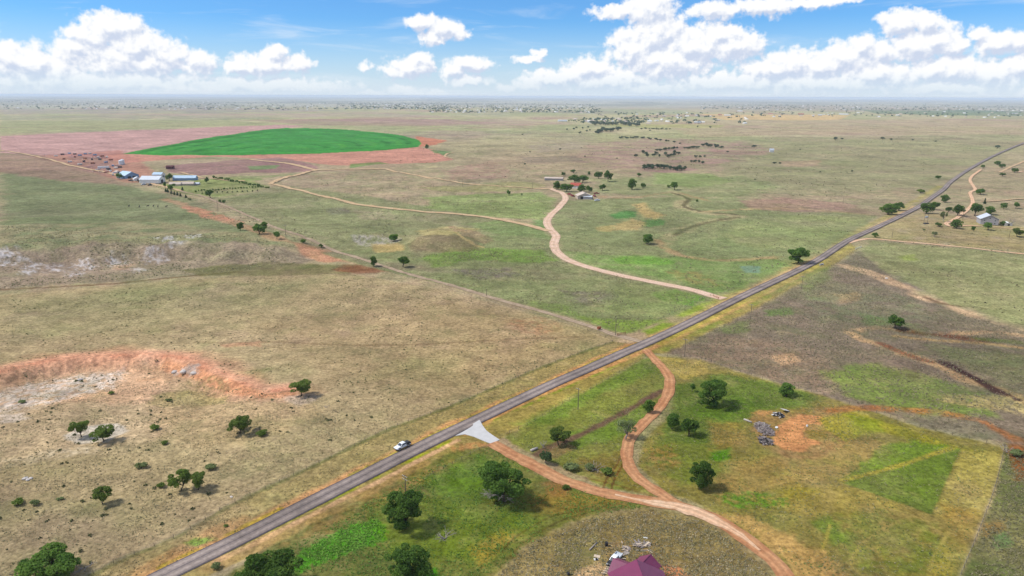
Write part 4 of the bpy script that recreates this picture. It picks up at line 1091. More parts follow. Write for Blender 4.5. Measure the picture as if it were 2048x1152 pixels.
PROTO = {}
def proto(key, crown, trunk): PROTO[key] = (crown, trunk)
for i, sd in enumerate((3, 14, 25)):
    lb = make_lobes(27, sd, .52, .48, .53, (.085, .185))
    proto('elm%d' % i, leaf_cloud('crown', lb, 8500, .021, sd, M_leafD), trunk_mesh('trunk', lb, M_bark, .030, .20, 8, sd))
for i, sd in enumerate((5, 18, 31)):
    lb = make_lobes(22, sd, .5, .38, .58, (.10, .17))
    proto('mesquite%d' % i, leaf_cloud('crown', lb, 4200, .027, sd, M_leafM, .8), trunk_mesh('trunk', lb, M_bark, .022, .24, 12, sd, .1))
for i, sd in enumerate((8, 9)):
    lb = make_lobes(15, sd, .5, .36, .60, (.10, .16))
    proto('sparse%d' % i, leaf_cloud('crown', lb, 1700, .026, sd, M_leafG, .9), trunk_mesh('trunk', lb, M_grey, .028, .24, 13, sd, .06))
for i, sd in enumerate((41, 52, 63, 74)):
    lb = make_lobes(15, sd, .5, .46, .54, (.15, .24))
    proto('mid%d' % i, leaf_cloud('crown', lb, 1500, .046, sd, M_leafD), trunk_mesh('trunk', lb, M_bark, .035, .2, 5, sd))
for i, sd in enumerate((81, 92, 97)):
    lb = make_lobes(7, sd, .5, .38, .58, (.2, .32))
    proto('far%d' % i, leaf_cloud('crown', lb, 240, .105, sd, M_leafF), trunk_mesh('trunk', lb, M_bark, .045, .2, 3, sd))
lb = [(0, 0, .12 + .07 * k, .5 - .037 * k, .5 - .037 * k, .10) for k in range(12)]
proto('cedar', leaf_cloud('crown', lb, 700, .055, 4, M_leafC), trunk_mesh('trunk', [(0, 0, .9, .1, .1, .1)], M_bark, .05, .3, 1, 4))
for i, sd in enumerate((6, 7)):
    lb = make_lobes(9, sd, .5, .30, .42, (.2, .3))
    proto('bush%d' % i, leaf_cloud('crown', lb, 800, .06, sd, M_leafM if i else M_leafG), trunk_mesh('trunk', lb, M_bark, .03, .1, 6, sd))
lb = make_lobes(10, 17, .42, .34, .5, (.16, .26))
proto('shrub', leaf_cloud('crown', lb, 1500, .045, 17, M_leafC, .9), trunk_mesh('trunk', lb, M_grey, .03, .12, 8, 17))

_tc = [0]
ORD = "first second third fourth fifth sixth seventh eighth ninth tenth eleventh twelfth thirteenth fourteenth fifteenth sixteenth seventeenth eighteenth nineteenth twentieth".split()
def nth(k):
    if k < 20: return ORD[k]
    return ("twenty-" if k < 29 else "thirty-" if k > 29 else "") + ORD[(k + 1) % 10 - 1] if (k + 1) % 10 else ("thirtieth" if k == 29 else "fortieth")
def plant(px, py, w, h, key, label, name='tree', cat='tree', group=None, pos=None):
    """a tree or shrub whose foot stands at photo pixel (px, py), w/h measured in photo pixels"""
    p = PM([(px, py)])[0] if pos is None else np.array(pos)
    s = mpp(p); dist = math.hypot(p[0], p[1]); th = math.atan2(CAM_H - p[2], dist)
    wm = w * s; hm = max((h * s - .30 * wm * math.sin(th)) / math.cos(th), .55 * wm)
    _tc[0] += 1
    o = empty(name, (p[0], p[1], p[2] - .05), (_tc[0] * 2.399) % 6.283, label, cat, group)
    q_ = 1 + .16 * math.sin(_tc[0] * 1.7)
    o.scale = (wm * q_, wm * (2 - q_) , hm)
    c, t = PROTO[key]
    obj("trunk" if name != 'bush' else "stem", t, o); obj("crown" if name != 'bush' else "foliage", c, o)
    return o, wm, hm

NEAR = [
 (105,1168,128,75,'elm0',"broad dark green tree cut by the bottom edge at far left",),
 (540,1192,130,100,'elm1',"large round tree cut by the bottom edge right of the road"),
 (820,1172,94,94,'elm2',"dense round tree at the bottom edge below the dead brush"),
 (810,1056,86,80,'elm0',"dense round dark tree beside the utility pole, above the dead brush"),
 (1008,1003,100,94,'elm1',"big dark tree trailing pale dead limbs beside the red drive"),
 (1117,891,46,42,'mesquite0',"small green tree by the ditch just beyond the concrete apron"),
 (1251,879,46,48,'sparse0',"thin grey-green tree inside the bend of the S-shaped drive"),
 (1296,826,25,30,'mid0',"little round tree at the upper end of the brown ditch"),
 (1344,858,30,37,'mid1',"smaller dark tree touching the right side of the S-shaped drive"),
 (1378,871,38,40,'mid2',"round dark tree right of the S-shaped drive's bend"),
 (1400,976,52,62,'elm2',"dark round tree alone between the drive and the scrap heap"),
 (1427,812,66,58,'elm0',"largest dark tree in the mown yard right of the S-shaped drive"),
 (1384,783,13,18,'mid3',"tiny tree beside the largest dark tree of the yard"),
 (1572,792,36,30,'mid0',"small dark tree at the upper fence of the mown yard"),
 (1790,657,34,31,'mid2',"single dark tree in the brown pasture beside the dry wash"),
 (1597,526,48,40,'elm1',"large dark tree touching the left side of the road"),
 (1294,488,27,23,'mid1',"single dark tree by the creek bend in the central meadow"),
 (603,792,47,38,'mesquite1',"flat-topped green tree at the right end of the red pit"),
 (480,867,54,42,'mesquite2',"bright green spreading tree below the red pit"),
 (163,874,38,40,'mesquite0',"left one of the two trees on the white patch"),
 (208,883,52,36,'mesquite1',"right one of the two trees on the white patch"),
 (362,982,46,50,'mesquite2',"left tree of the touching pair in the pale pasture"),
 (397,980,42,42,'mesquite1',"right tree of the touching pair in the pale pasture"),
 (205,1008,40,40,'mesquite0',"small yellow-green tree alone in the lower left pasture"),
 (748,533,18,23,'mid0',"left one of two small trees beside the pasture lane"),
 (806,534,25,24,'mid3',"right one of two small trees beside the pasture lane"),
 (788,483,23,18,'mid1',"small tree at the white outcrop left of the mound"),
 (519,468,28,22,'mid2',"bushy dark tree left of the pasture lane on the slope"),
 (528,456,18,14,'mid0',"dark tree just above the bushy one by the pasture lane"),
 (481,461,16,19,'mid1',"leftmost tree on the slope by the pasture lane"),
 (554,479,15,17,'mid3',"small round tree on the slope nearest the pasture lane pole"),
 (606,486,12,9,'mid0',"low bush-like tree at the pasture lane below the slope"),
 (642,495,10,8,'mid2',"lowest small tree along the upper pasture lane"),
 # homestead on the right
 (1776,429,34,24,'mid0',"broad dark tree left of the road opposite the homestead"),
 (1797,421,22,18,'mid2',"right lobe-like tree beside the broad one left of the road"),
 (1853,427,27,24,'mid1',"dark tree right of the road by the twin poles"),
 (1869,420,19,18,'mid3',"smaller tree behind the twin poles right of the road"),
 (1890,405,17,17,'mid0',"tree near the road above the homestead trees"),
 (1915,432,24,25,'mid2',"dense tree left of the homestead's winding drive"),
 (1897,424,13,12,'mid1',"low tree just left of the dense drive-side tree"),
 (1886,444,15,27,'sparse1',"thin half-bare tree left of the homestead drive"),
 (1949,432,28,28,'mid3',"tall dark tree behind the grey homestead on its left"),
 (1980,429,23,18,'mid0',"dark tree directly behind the grey homestead roof"),
 (1969,408,6,13,'cedar',"slim pointed cedar behind the homestead trees"),
 (1960,389,21,13,'mid2',"wide low tree beside the winding drive above the homestead"),
 (2007,418,14,14,'mid1',"left one of two round trees at the back right of the homestead"),
 (2031,417,15,14,'mid3',"right one of two round trees at the back right of the homestead"),
 (1912,457,26,20,'mid0',"dark tree at the turning circle before the homestead"),
 (1876,453,16,9,'mid2',"low round tree left of the homestead turning circle"),
 (1946,462,8,11,'mid1',"small bright tree in front of the homestead lawn"),
 (1976,460,22,17,'mid3',"dark tree directly in front of the grey homestead"),
 (2005,451,13,10,'mid0',"tree between the grey homestead and its white shed"),
 (2034,474,26,20,'mesquite0',"flat-topped tree at the right edge below the homestead"),
 (1868,474,13,13,'sparse0',"thin tree alone in the dry paddock below the homestead"),
 (1847,463,8,8,'sparse1',"very small thin tree in the dry paddock near the road"),
 (1750,475,12,11,'mid2',"small tree at the corner where the pale track leaves the road"),
 (1841,386,16,11,'bush1',"dark thicket left of the road on the rocky bank"),
 (1876,358,10,8,'mid1',"small tree left of the road far up"),
 (1966,337,9,8,'mid3',"small tree right of the road above the winding drive"),
 (1994,330,12,9,'mid0',"tree in the group right of the road, nearest the road"),
 (2004,336,14,9,'mid2',"middle tree in the group right of the road"),
 (2029,345,12,10,'mid1',"rightmost tree in the group right of the road"),
 (2004,353,14,6,'mid3',"low tree below the group right of the road"),
 (1994,297,12,7,'far0',"tiny tree beside the road near the right edge"),
 # ranch
 (1114,380,17,19,'mid0',"leftmost tree of the ranch grove at the driveway end"),
 (1133,383,26,18,'mid1',"front left tree of the ranch grove"),
 (1150,366,30,16,'mid2',"back tree of the ranch grove left of the red roof"),
 (1165,365,22,16,'mid3',"back tree of the ranch grove right of the red roof"),
 (1163,384,20,16,'mid0',"front tree of the ranch grove right of the red roof"),
 (1178,386,14,16,'mid2',"rightmost tree of the ranch grove beside the tan barn"),
 (1127,352,10,9,'mid1',"small tree behind the dark-roofed shed at the ranch"),
 (1147,346,13,8,'mid3',"round tree on the rise behind the ranch grove"),
 (1178,350,7,8,'mid0',"small dark tree between the rise and the tall ranch trees"),
 (1197,357,19,16,'mid1',"left tall tree behind the ranch to the right"),
 (1216,363,20,23,'mid2',"tallest tree behind the ranch to the right"),
 (1277,354,12,9,'mid3',"round tree halfway to the long far grove"),
 (1264,379,22,23,'mid0',"large tree by the dry yard right of the ranch"),
 (1286,376,13,11,'mid1',"smaller tree right beside the large one by the dry yard"),
 (1205,381,16,14,'mid2',"leaning tree in the field right of the tan barn"),
 (1349,380,20,18,'mid3',"dark tree at the head of the creek"),
 (1337,375,9,6,'mid1',"low bush tree left of the creek head tree"),
 (1394,404,6,6,'mid0',"tiny tree on the creek bank"),
 (1017,391,9,12,'mid2',"slim tree in the meadow left of the caliche driveway"),
 (1043,391,6,5,'mid3',"tiny tree right of the slim meadow tree"),
 (854,298,9,10,'mid0',"lone tree at the right rim of the green crop circle"),
 # farmstead
 (239,358,15,13,'mid1',"tree at the left end of the blue farm shed"),
 (339,362,15,16,'mid2',"greyish tree between the white and the long blue sheds"),
 (331,377,8,15,'mid3',"tree at the right corner of the white farm shed"),
 (341,380,12,12,'mid0',"dark tree on the farmhouse lawn's left corner"),
 (348,373,9,7,'mid1',"round tree touching the tan farmhouse"),
 (365,381,5,9,'cedar',"slim tree alone on the farm lawn"),
 (414,366,9,14,'mid2',"dark tree standing left of the farm hedge row"),
 (421,396,17,18,'mid3',"largest dark tree at the lower edge of the farm lawn"),
 (440,405,7,7,'mid0',"left one of two dark shrubs below the farm lawn"),
 (448,406,7,7,'mid1',"right one of two dark shrubs below the farm lawn"),
 (380,400,9,6,'bush0',"low bush at the lane below the cedar row"),
]
for t in NEAR:
    plant(t[0], t[1], t[2], t[3], t[4], t[5])
for k, (x, y) in enumerate(((332,384),(336,385),(343,388),(349,390),(355,391),(361,393))):
    plant(x, y, 5, 9, 'cedar', nth(k) + " dark cedar from the left in the short farm-lane row", 'cedar_tree', group="cedars along the farm lane")
plant(372,396,5,8,'cedar',"lone cedar just beyond the end of the cedar row", 'cedar_tree')
r_ = random.Random(5)
for k in range(26):
    f = k / 25
    plant(428 + 108 * f + r_.uniform(-1, 1), 357 + 20 * f + r_.uniform(-.6, .6), r_.uniform(4, 7), r_.uniform(4, 7), 'mid%d' % (k % 4), nth(k) + " small tree from the left in the farm's upper hedge row", 'hedge_tree', group="farm hedge row, upper")
for k in range(24):
    f = k / 23
    plant(392 + 130 * f, 384 - 9 * f + r_.uniform(-.6, .6), r_.uniform(2.5, 6), r_.uniform(3, 5), 'mid%d' % (k % 4), nth(k) + " small tree from the left in the farm's lower orchard row", 'hedge_tree', group="farm orchard row, lower")
for k in range(12):
    f = k / 11
    plant(405 + 110 * f, 388 - 5 * f + r_.uniform(-.8, .8), 3.5, 4, 'far%d' % (k % 3), nth(k) + " tiny young tree from the left below the orchard row", 'young_tree', group="young trees below the orchard")
for k in range(14):
    f = k / 13
    plant(262 + 66 * f, 359.5 + 19.5 * f + r_.uniform(-.6, .6), r_.uniform(2, 4.5), r_.uniform(1.5, 3), 'bush%d' % (k % 2), nth(k) + " low bush from the left on the verge below the farm sheds", 'bush', 'bush', group="bushes below the farm sheds")

def scatter_line(pts, n, jx, jy, w, h, label, group, keys=('far0', 'far1', 'far2')):
    pts = np.array(pts, float); items = []
    for k in range(n):
        f = (k + r_.random()) / n * (len(pts) - 1); i = min(int(f), len(pts) - 2); g_ = f - i
        x, y = pts[i] * (1 - g_) + pts[i + 1] * g_
        items.append((x + r_.uniform(-jx, jx), y + r_.uniform(-jy, jy), r_.uniform(*w), r_.uniform(*h), r_.choice(keys)))
    for k, (x, y, w_, h_, key) in enumerate(sorted(items)):
        plant(x, y, w_, h_, key, nth(k) + " from the left, " + label, 'far_tree', group=group)
scatter_line([(1284,338),(1310,337),(1340,338),(1371,342)], 24, 3, 2.5, (7,12), (6,10), "dark tree in the long grove on the purple flat", "long grove on the purple flat")
scatter_line([(1288,312),(1320,312),(1362,311)], 15, 4, 5, (5,10), (5,9), "tree in the loose stand beyond the long grove", "loose stand beyond the long grove")
scatter_line([(1312,303),(1335,300),(1356,297)], 11, 2, .8, (6,10), (4,6), "tree in the left far hedgerow on the purple flat", "left far hedgerow")
scatter_line([(1370,298),(1400,296)], 8, 2, .8, (6,9), (4,6), "tree in the middle far hedgerow on the purple flat", "middle far hedgerow")
scatter_line([(1401,292),(1425,294),(1446,297)], 11, 2, 1.2, (6,9), (4,7), "tree in the right far hedgerow on the purple flat", "right far hedgerow")
scatter_line([(1384,325),(1392,325),(1408,329)], 5, 2, .5, (6,8), (5,7), "small tree right of the long grove", "trees right of the long grove")
scatter_line([(1388,315),(1410,315)], 5, 1, .5, (5,8), (4,6), "small tree near the right end of the loose stand", "trees right of the loose stand")
scatter_line([(1238,277),(1257,277),(1283,277),(1318,281),(1362,288)], 24, 2, .8, (4,7), (3,5), "tiny tree in the thin line below the irrigated park", "thin tree line below the park")
scatter_line([(1192,268),(1205,262),(1239,262)], 16, 3, 1.5, (8,13), (5,8), "tree in the dark clump before the far park", "dark clump near the far park")
scatter_line([(1182,249),(1240,249),(1275,252)], 30, 3, 2.2, (7,12), (3,6), "tree in the wide dark wood at the far park", "wide dark wood at the far park")
scatter_line([(1283,259),(1340,259)], 14, 2, .4, (4,6), (2.5,4), "tree in the thin row right of the far park", "thin row at the far park")
scatter_line([(1140,262),(1180,262)], 9, 8, 6, (4,6), (3,5), "scattered small tree left of the far park", "scattered trees left of the far park")
for k, (x, y, w, h) in enumerate(sorted(((1549,328,8,5),(1560,328,6,4),(1508,295,10,5),(1704,344,5,4),(1671,280,12,4),(1684,279,6,4),(1765,279,10,4),(1782,281,8,3),(1825,281,5,3),(1871,284,5,3),(1272,314,8,6),(1234,318,4,3),(1170,314,5,3),(1045,270,4,3),(1455,305,6,3),(1600,300,4,3),(1640,345,4,3),(1510,360,4,3),(1120,300,5,4),(1060,305,4,3),(1300,262,5,3),(1395,255,5,4),(1420,256,5,4),(1050,330,5,4)))):
    plant(x, y, w, h, 'far%d' % (x % 3), nth(k) + " from the left of the lone far trees on the open plain", 'far_tree', group="lone trees on the open plain")

# ------------------------------------------------------------------ object materials
M_post = plain("weathered_post", (.16, .13, .10), .95, .25, 4, .1)
M_wire = plain("galvanised_wire", (.30, .29, .28), .5, .1, 3, .5, .6)
M_rust = plain("rusty_steel", (.26, .085, .04), .9, .35, 3, .2)
M_white = plain("white_paint", (.72, .72, .70), .6, .06, 1.2, .4)
M_offw = plain("weathered_white_wall", (.62, .60, .56), .8, .10, .5, .2)
M_tin = plain("galvanised_roof", (.60, .64, .68), .45, .10, .25, .5, .2)
M_bluew = plain("blue_steel_wall", (.16, .27, .42), .6, .10, .3, .3)
M_bluer = plain("pale_blue_roof", (.42, .56, .68), .5, .10, .25, .4)
M_tan = plain("tan_wall", (.46, .38, .31), .85, .10, .5, .2)
M_tanr = plain("tan_roof", (.52, .43, .36), .8, .12, .4, .2)
M_greyw = plain("grey_stone_wall", (.36, .34, .34), .9, .16, 1.2, .1)
M_dark = plain("dark_opening", (.025, .025, .03), .7, .2, 1, .2)
M_glass = plain("window_glass", (.03, .04, .055), .12, .1, 1, .6)
M_redr = plain("red_roof", (.40, .09, .06), .7, .15, .6, .2)
M_redw = plain("dark_red_wall", (.11, .035, .04), .85, .2, .6, .2)
M_rub = plain("tyre_rubber", (.02, .02, .022), .9, .2, 6, .2)
M_black = plain("black_paint", (.022, .022, .026), .45, .2, 2, .4)
M_chrome = plain("alloy_rim", (.65, .65, .66), .35, .08, 4, .6, .6)
M_lamp = plain("headlight_lens", (.75, .76, .78), .15, .05, 3, .6)
M_truck = plain("white_truck_paint", (.74, .77, .80), .28, .04, 1, .55)
M_redp = plain("red_machine_paint", (.30, .045, .03), .6, .25, 1.5, .3)
M_wood = plain("new_lumber", (.56, .45, .33), .85, .15, 2, .2)
M_oldw = plain("old_board", (.30, .26, .23), .95, .25, 2, .1)
M_maroon = None

# ------------------------------------------------------------------ buildings
def facing(px, py, deg):
    """rotation so that a building's local +x turns DEG degrees from the line of sight"""
    p = PM([(px, py)])[0]
    return math.atan2(p[1], p[0]) + math.radians(deg)

def gable_building(px, py, L, D, hw, hr, rz, wall, roof, label, cat="shed", name="farm_shed", over=.5, door=None, windows=0, pos=None, group=None, wing=None):
    p = PM([(px, py)])[0] if pos is None else pos
    root = empty(name, (p[0], p[1], p[2] - .1), rz, label, cat, group)
    MB().prism([(-D / 2, 0), (D / 2, 0), (D / 2, hw), (0, hr), (-D / 2, hw)], -L / 2, L / 2, 'x').build("wall", wall, root)
    sl = math.atan2(hr - hw, D / 2)
    for s in (-1, 1):
        y1 = s * (D / 2 + over); z1 = hw - over * math.tan(sl)
        t = .18
        V = [(-L / 2 - over, 0, hr + .06), (L / 2 + over, 0, hr + .06), (L / 2 + over, y1, z1 + .06), (-L / 2 - over, y1, z1 + .06)]
        V += [(v[0], v[1], v[2] + t) for v in V]
        o = MB().add(V, [(0, 1, 2, 3), (7, 6, 5, 4), (0, 4, 5, 1), (1, 5, 6, 2), (2, 6, 7, 3), (3, 7, 4, 0)]).build("roof_panel", roof, root)
    for side, x, w, h in (door or []):
        if side in '+-':     # on a long side
            y = (D / 2 + .05) * (1 if side == '+' else -1)
            MB().box((x, y, h / 2), (w, .12, h)).build("door", M_dark, root)
        else:                # on a gable end
            xx = (L / 2 + .05) * (1 if side == 'r' else -1)
            MB().box((xx, x, h / 2), (.12, w, h)).build("door", M_dark, root)
    for k in range(windows):
        x = (k + .5) / windows * L - L / 2
        for sy in (-1, 1):
            wn = MB().box((x, sy * (D / 2 + .04), hw * .58), (1.3, .10, 1.3)).build("window", M_white, root)
            MB().box((x, sy * (D / 2 + .10), hw * .58), (1.05, .06, 1.05)).build("pane", M_glass, wn)
    return root

# --- farmstead on the left
gable_building(256, 356, 34, 30, 6.5, 13, facing(256, 356, 28), M_bluew, M_bluer, "blue steel shed with a pale roof, second from the left of the farm sheds", door=[('l', -5, 8, 5), ('l', 6, 7, 5), ('-', 4, 8, 5)])
gable_building(275, 361, 12, 14, 4, 7, facing(275, 361, 10), M_offw, M_tin, "small off-white shed between the blue and the big white sheds", door=[('l', 0, 3, 3)])
gable_building(305, 365, 40, 26, 6.5, 12, facing(305, 365, 62), M_white, M_tin, "big white low-pitched farm shed, the largest of the farmstead", door=[('-', -12, 8, 5), ('-', 2, 3, 3), ('l', 0, 9, 5.5)])
gable_building(318, 355, 20, 16, 6.5, 10, facing(318, 355, 60), M_offw, M_bluer, "pale blue-roofed shed right behind the big white one", door=[('l', 0, 4, 4)])
gable_building(371, 360, 46, 15, 4.5, 8.5, facing(371, 360, 70), M_bluew, M_bluer, "long low blue shed, rightmost of the farm sheds", door=[('-', -14, 6, 3.5), ('-', 0, 6, 3.5), ('-', 14, 6, 3.5)])
gable_building(352, 371, 22, 12, 3, 6, facing(352, 371, 68), M_tan, M_tanr, "tan-roofed farmhouse left of its twin below the long blue shed", "house", "farm_house", windows=3, door=[('-', 1, 1.2, 2.1)])
gable_building(376, 370, 24, 13, 3, 6, facing(376, 370, 72), M_tan, M_tanr, "tan-roofed farmhouse right of its twin below the long blue shed", "house", "farm_house", windows=4, door=[('-', 2, 1.2, 2.1)])
gable_building(394, 370, 11, 9, 3, 4.6, facing(394, 370, 70), M_greyw, M_tin, "little grey garage at the right end of the farmhouses", "garage", "farm_garage", door=[('-', 0, 3, 2.3)])
gable_building(207, 336, 24, 4, 3.6, 3.9, facing(207, 336, 84), M_white, M_white, "white shipping container in the farm's machinery yard", "container", "shipping_container", .05, door=[('l', 0, 2.4, 2.8)])
gable_building(341, 338, 11, 8, 4.5, 6, facing(341, 338, 70), M_redw, M_redw, "small dark red shack alone in the purple field", "shed", "field_shack", door=[('-', 0, 2.5, 2.5)])
gable_building(235, 346.5, 13, 9, 3.5, 5.5, facing(235, 346, 20), M_offw, M_tanr, "small pale shed at the left end of the blue shed", door=[('l', 0, 3, 2.6)])
def silo(px, py, r, h, label):
    p = PM([(px, py)])[0]; root = empty("grain_bin", (p[0], p[1], p[2] - .1), 0, label, "grain bin")
    mb = MB(); mb.tube([(0, 0, 0), (0, 0, h)], [r, r], 14); mb.build("wall", M_tin, root)
    MB().tube([(0, 0, h + .02), (0, 0, h + r * .55)], [r * 1.04, .25], 14).build("roof", M_tin, root)
silo(242, 329, 3.5, 6.5, "left one of two pale metal grain bins behind the machinery yard")
silo(245.5, 328, 3.2, 7.0, "right one of two pale metal grain bins behind the machinery yard")
for o in list(bpy.data.objects):
    if o.parent is None and o.name.split('.')[0] in ('farm_shed', 'farm_house', 'farm_garage', 'shipping_container'): o.scale = (.7, .7, .78)
# --- ranch in the middle
gable_building(1167, 397, 15, 17, 4.2, 7.5, facing(1167, 397, 12), M_tan, M_tanr, "tan gable-fronted barn below the ranch grove", "barn", "ranch_barn", door=[('l', 3, 4.5, 3.6), ('l', -4.5, 2, 2.4)])
gable_building(1176, 398, 10, 9, 3.2, 4.2, facing(1176, 398, 80), M_greyw, M_tin, "lean-to shed at the right side of the tan barn", "shed", "lean_to", door=[('-', 0, 3, 2.6)])
gable_building(1152, 376, 14, 10, 4, 7, facing(1152, 376, 75), M_offw, M_redr, "red-roofed ranch house hidden among the grove trees", "house", "ranch_house", windows=3, door=[('-', 1, 1.1, 2.1)])
gable_building(1108, 360, 27, 10, 3.0, 4.4, facing(1108, 360, 82), M_greyw, M_tanr, "long low grey shed behind the ranch grove", "shed", "ranch_shed", door=[('-', -9, 6, 2.5), ('-', -2, 5, 2.5), ('-', 7, 3, 2.3)])
# --- homestead on the right
gable_building(1974, 447, 14, 15.5, 5.6, 9.6, facing(1974, 447, 16), M_greyw, M_tin, "two-storey grey homestead with a bright metal gable roof", "house", "grey_homestead", .7, door=[('l', -1, 1.3, 2.2)])
hs_ = [o for o in bpy.data.objects if o.name.startswith("grey_homestead")][0]
for y, z in ((-4.5, 4.3), (0.2, 6.6), (4.5, 4.3), (-4.5, 1.7), (4.5, 1.7)):
    wn = MB().box((-7.04, y, z), (.10, 1.5, 1.5)).build("window", M_white, hs_)
    MB().box((-7.10, y, z), (.06, 1.2, 1.2)).build("pane", M_glass, wn)
gable_building(2014, 451, 5, 7, 2.6, 3.6, facing(2014, 451, 30), M_offw, M_white, "small white-roofed shed right of the grey homestead", "shed", "garden_shed", door=[('l', 0, 2, 2)])
# --- far farms
for i, (x, y, L, wall, roof, lab) in enumerate((
    (1455, 232, 40, M_offw, M_tin, "pale far shed at the tree belt, left of the straw field"),
    (1440, 231, 24, M_tan, M_redr, "far red-roofed house left of the straw field"),
    (1602, 229, 40, M_redw, M_redr, "far dark red barn above the straw field"),
    (1640, 231, 26, M_offw, M_tin, "small far white shed among dark trees above the straw field"),
    (1687, 229.5, 60, M_white, M_tin, "long bright white far shed right of the straw field"),
    (1125, 243, 45, M_white, M_tin, "white far shed standing alone left of the far park"),
    (1541, 229, 30, M_offw, M_redr, "far house midway along the straw field"),
    (1543, 304.5, 9, M_white, M_tin, "tiny white shed on the plain right of the purple flat"),
    (2030, 228, 40, M_tan, M_tin, "far building near the right edge of the plain"),
    (1480, 223, 40, M_white, M_tin, "far white house above the tree belt"),
    (1180, 243, 40, M_tan, M_tanr, "far tan house at the left edge of the far park"),
    (1395, 247, 30, M_tan, M_tin, "far house right of the far park"))):
    gable_building(x, y, L, L * .4, 5, 8, facing(x, y, 75 + (i * 17) % 30), wall, roof, lab, "building", "far_building", door=[('-', 0, 4, 3.5)])

# --- the red-roofed house at the bottom edge
M_maroon = plain("maroon_metal_roof", (.18, .028, .080), .36, .10, .5, .45)
def red_house():
    g0 = PM([(1275, 1140)])[0]; zb = g0[2]
    ap = P0(1274, 1119, zb + 8.2)                         # far end of the main ridge
    root = empty("red_roofed_house", (ap[0], ap[1], zb - .1), 0.0, "new house with a maroon metal roof at the bottom edge", "house")
    ang = math.radians(-86)                              # the main ridge runs towards the viewer
    def roof_wing(ax, ay, ang, L, hw, ze, zr, over=.5, gable='far'):
        """gable roof starting at (ax, ay), ridge running along ANG for L metres"""
        c, s = math.cos(ang), math.sin(ang)
        def T(x, y, z): return (ax + x * c - y * s, ay + x * s + y * c, z)
        for sd in (-1, 1):
            V = [T(-over, 0, zr), T(L, 0, zr), T(L, sd * (hw + over), ze), T(-over, sd * (hw + over), ze)]
            V += [(v[0], v[1], v[2] - .16) for v in V]
            MB().add(V, [(0, 1, 2, 3), (7, 6, 5, 4), (0, 4, 5, 1), (1, 5, 6, 2), (2, 6, 7, 3), (3, 7, 4, 0)]).build("roof_panel", M_maroon, root)
        sl_ = (zr - ze) / (hw + over)
        zt = zr - .2; zw = zr - sl_ * hw - .2
        V = [T(0, -hw, 0), T(0, hw, 0), T(0, hw, zw), T(0, 0, zt), T(0, -hw, zw)]
        V += [T(L, -hw, 0), T(L, hw, 0), T(L, hw, zw), T(L, 0, zt), T(L, -hw, zw)]
        MB().add(V, [(0, 1, 2, 3, 4), (9, 8, 7, 6, 5), (0, 5, 6, 1), (1, 6, 7, 2), (2, 7, 8, 3), (3, 8, 9, 4), (4, 9, 5, 0)]).build("wall", M_white, root)
        MB().tube([T(-over, 0, zr + .03), T(L, 0, zr + .03)], .10, 5).build("ridge_cap", M_maroon, root)
    roof_wing(0, 0, ang, 16, 6.6, 4.3, 8.0)
    l_ = P0(1230, 1117, zb + 6.2) - ap; r2_ = P0(1300, 1108, zb + 6.6) - ap
    roof_wing(l_[0], l_[1], math.radians(-32), 9, 3.0, 4.1, 6.2)
    roof_wing(r2_[0], r2_[1], math.radians(-128), 8, 2.6, 4.3, 6.4)
    return root
red_house()
def deck():
    a = PM([(1206, 1150)])[0]; b_ = PM([(1233, 1120)])[0]
    root = empty("unfinished_deck", (a[0], a[1], a[2]), 0, "row of bare deck joists along the left side of the new house", "deck")
    d = (b_ - a)[:2]; n = 9; L = np.linalg.norm(d); an = math.atan2(d[1], d[0])
    me = MB().box((0, 0, .45), (3.0, .22, .18)).mesh("joist", M_wood)
    for k in range(n):
        q = d * (k / (n - 1))
        o = obj("joist", me, root, (q[0] + 1.0, q[1], .05), an - math.radians(62))
    MB().box((d[0] / 2, d[1] / 2, .25), (L, .2, .2), an).build("beam", M_oldw, root)
deck()

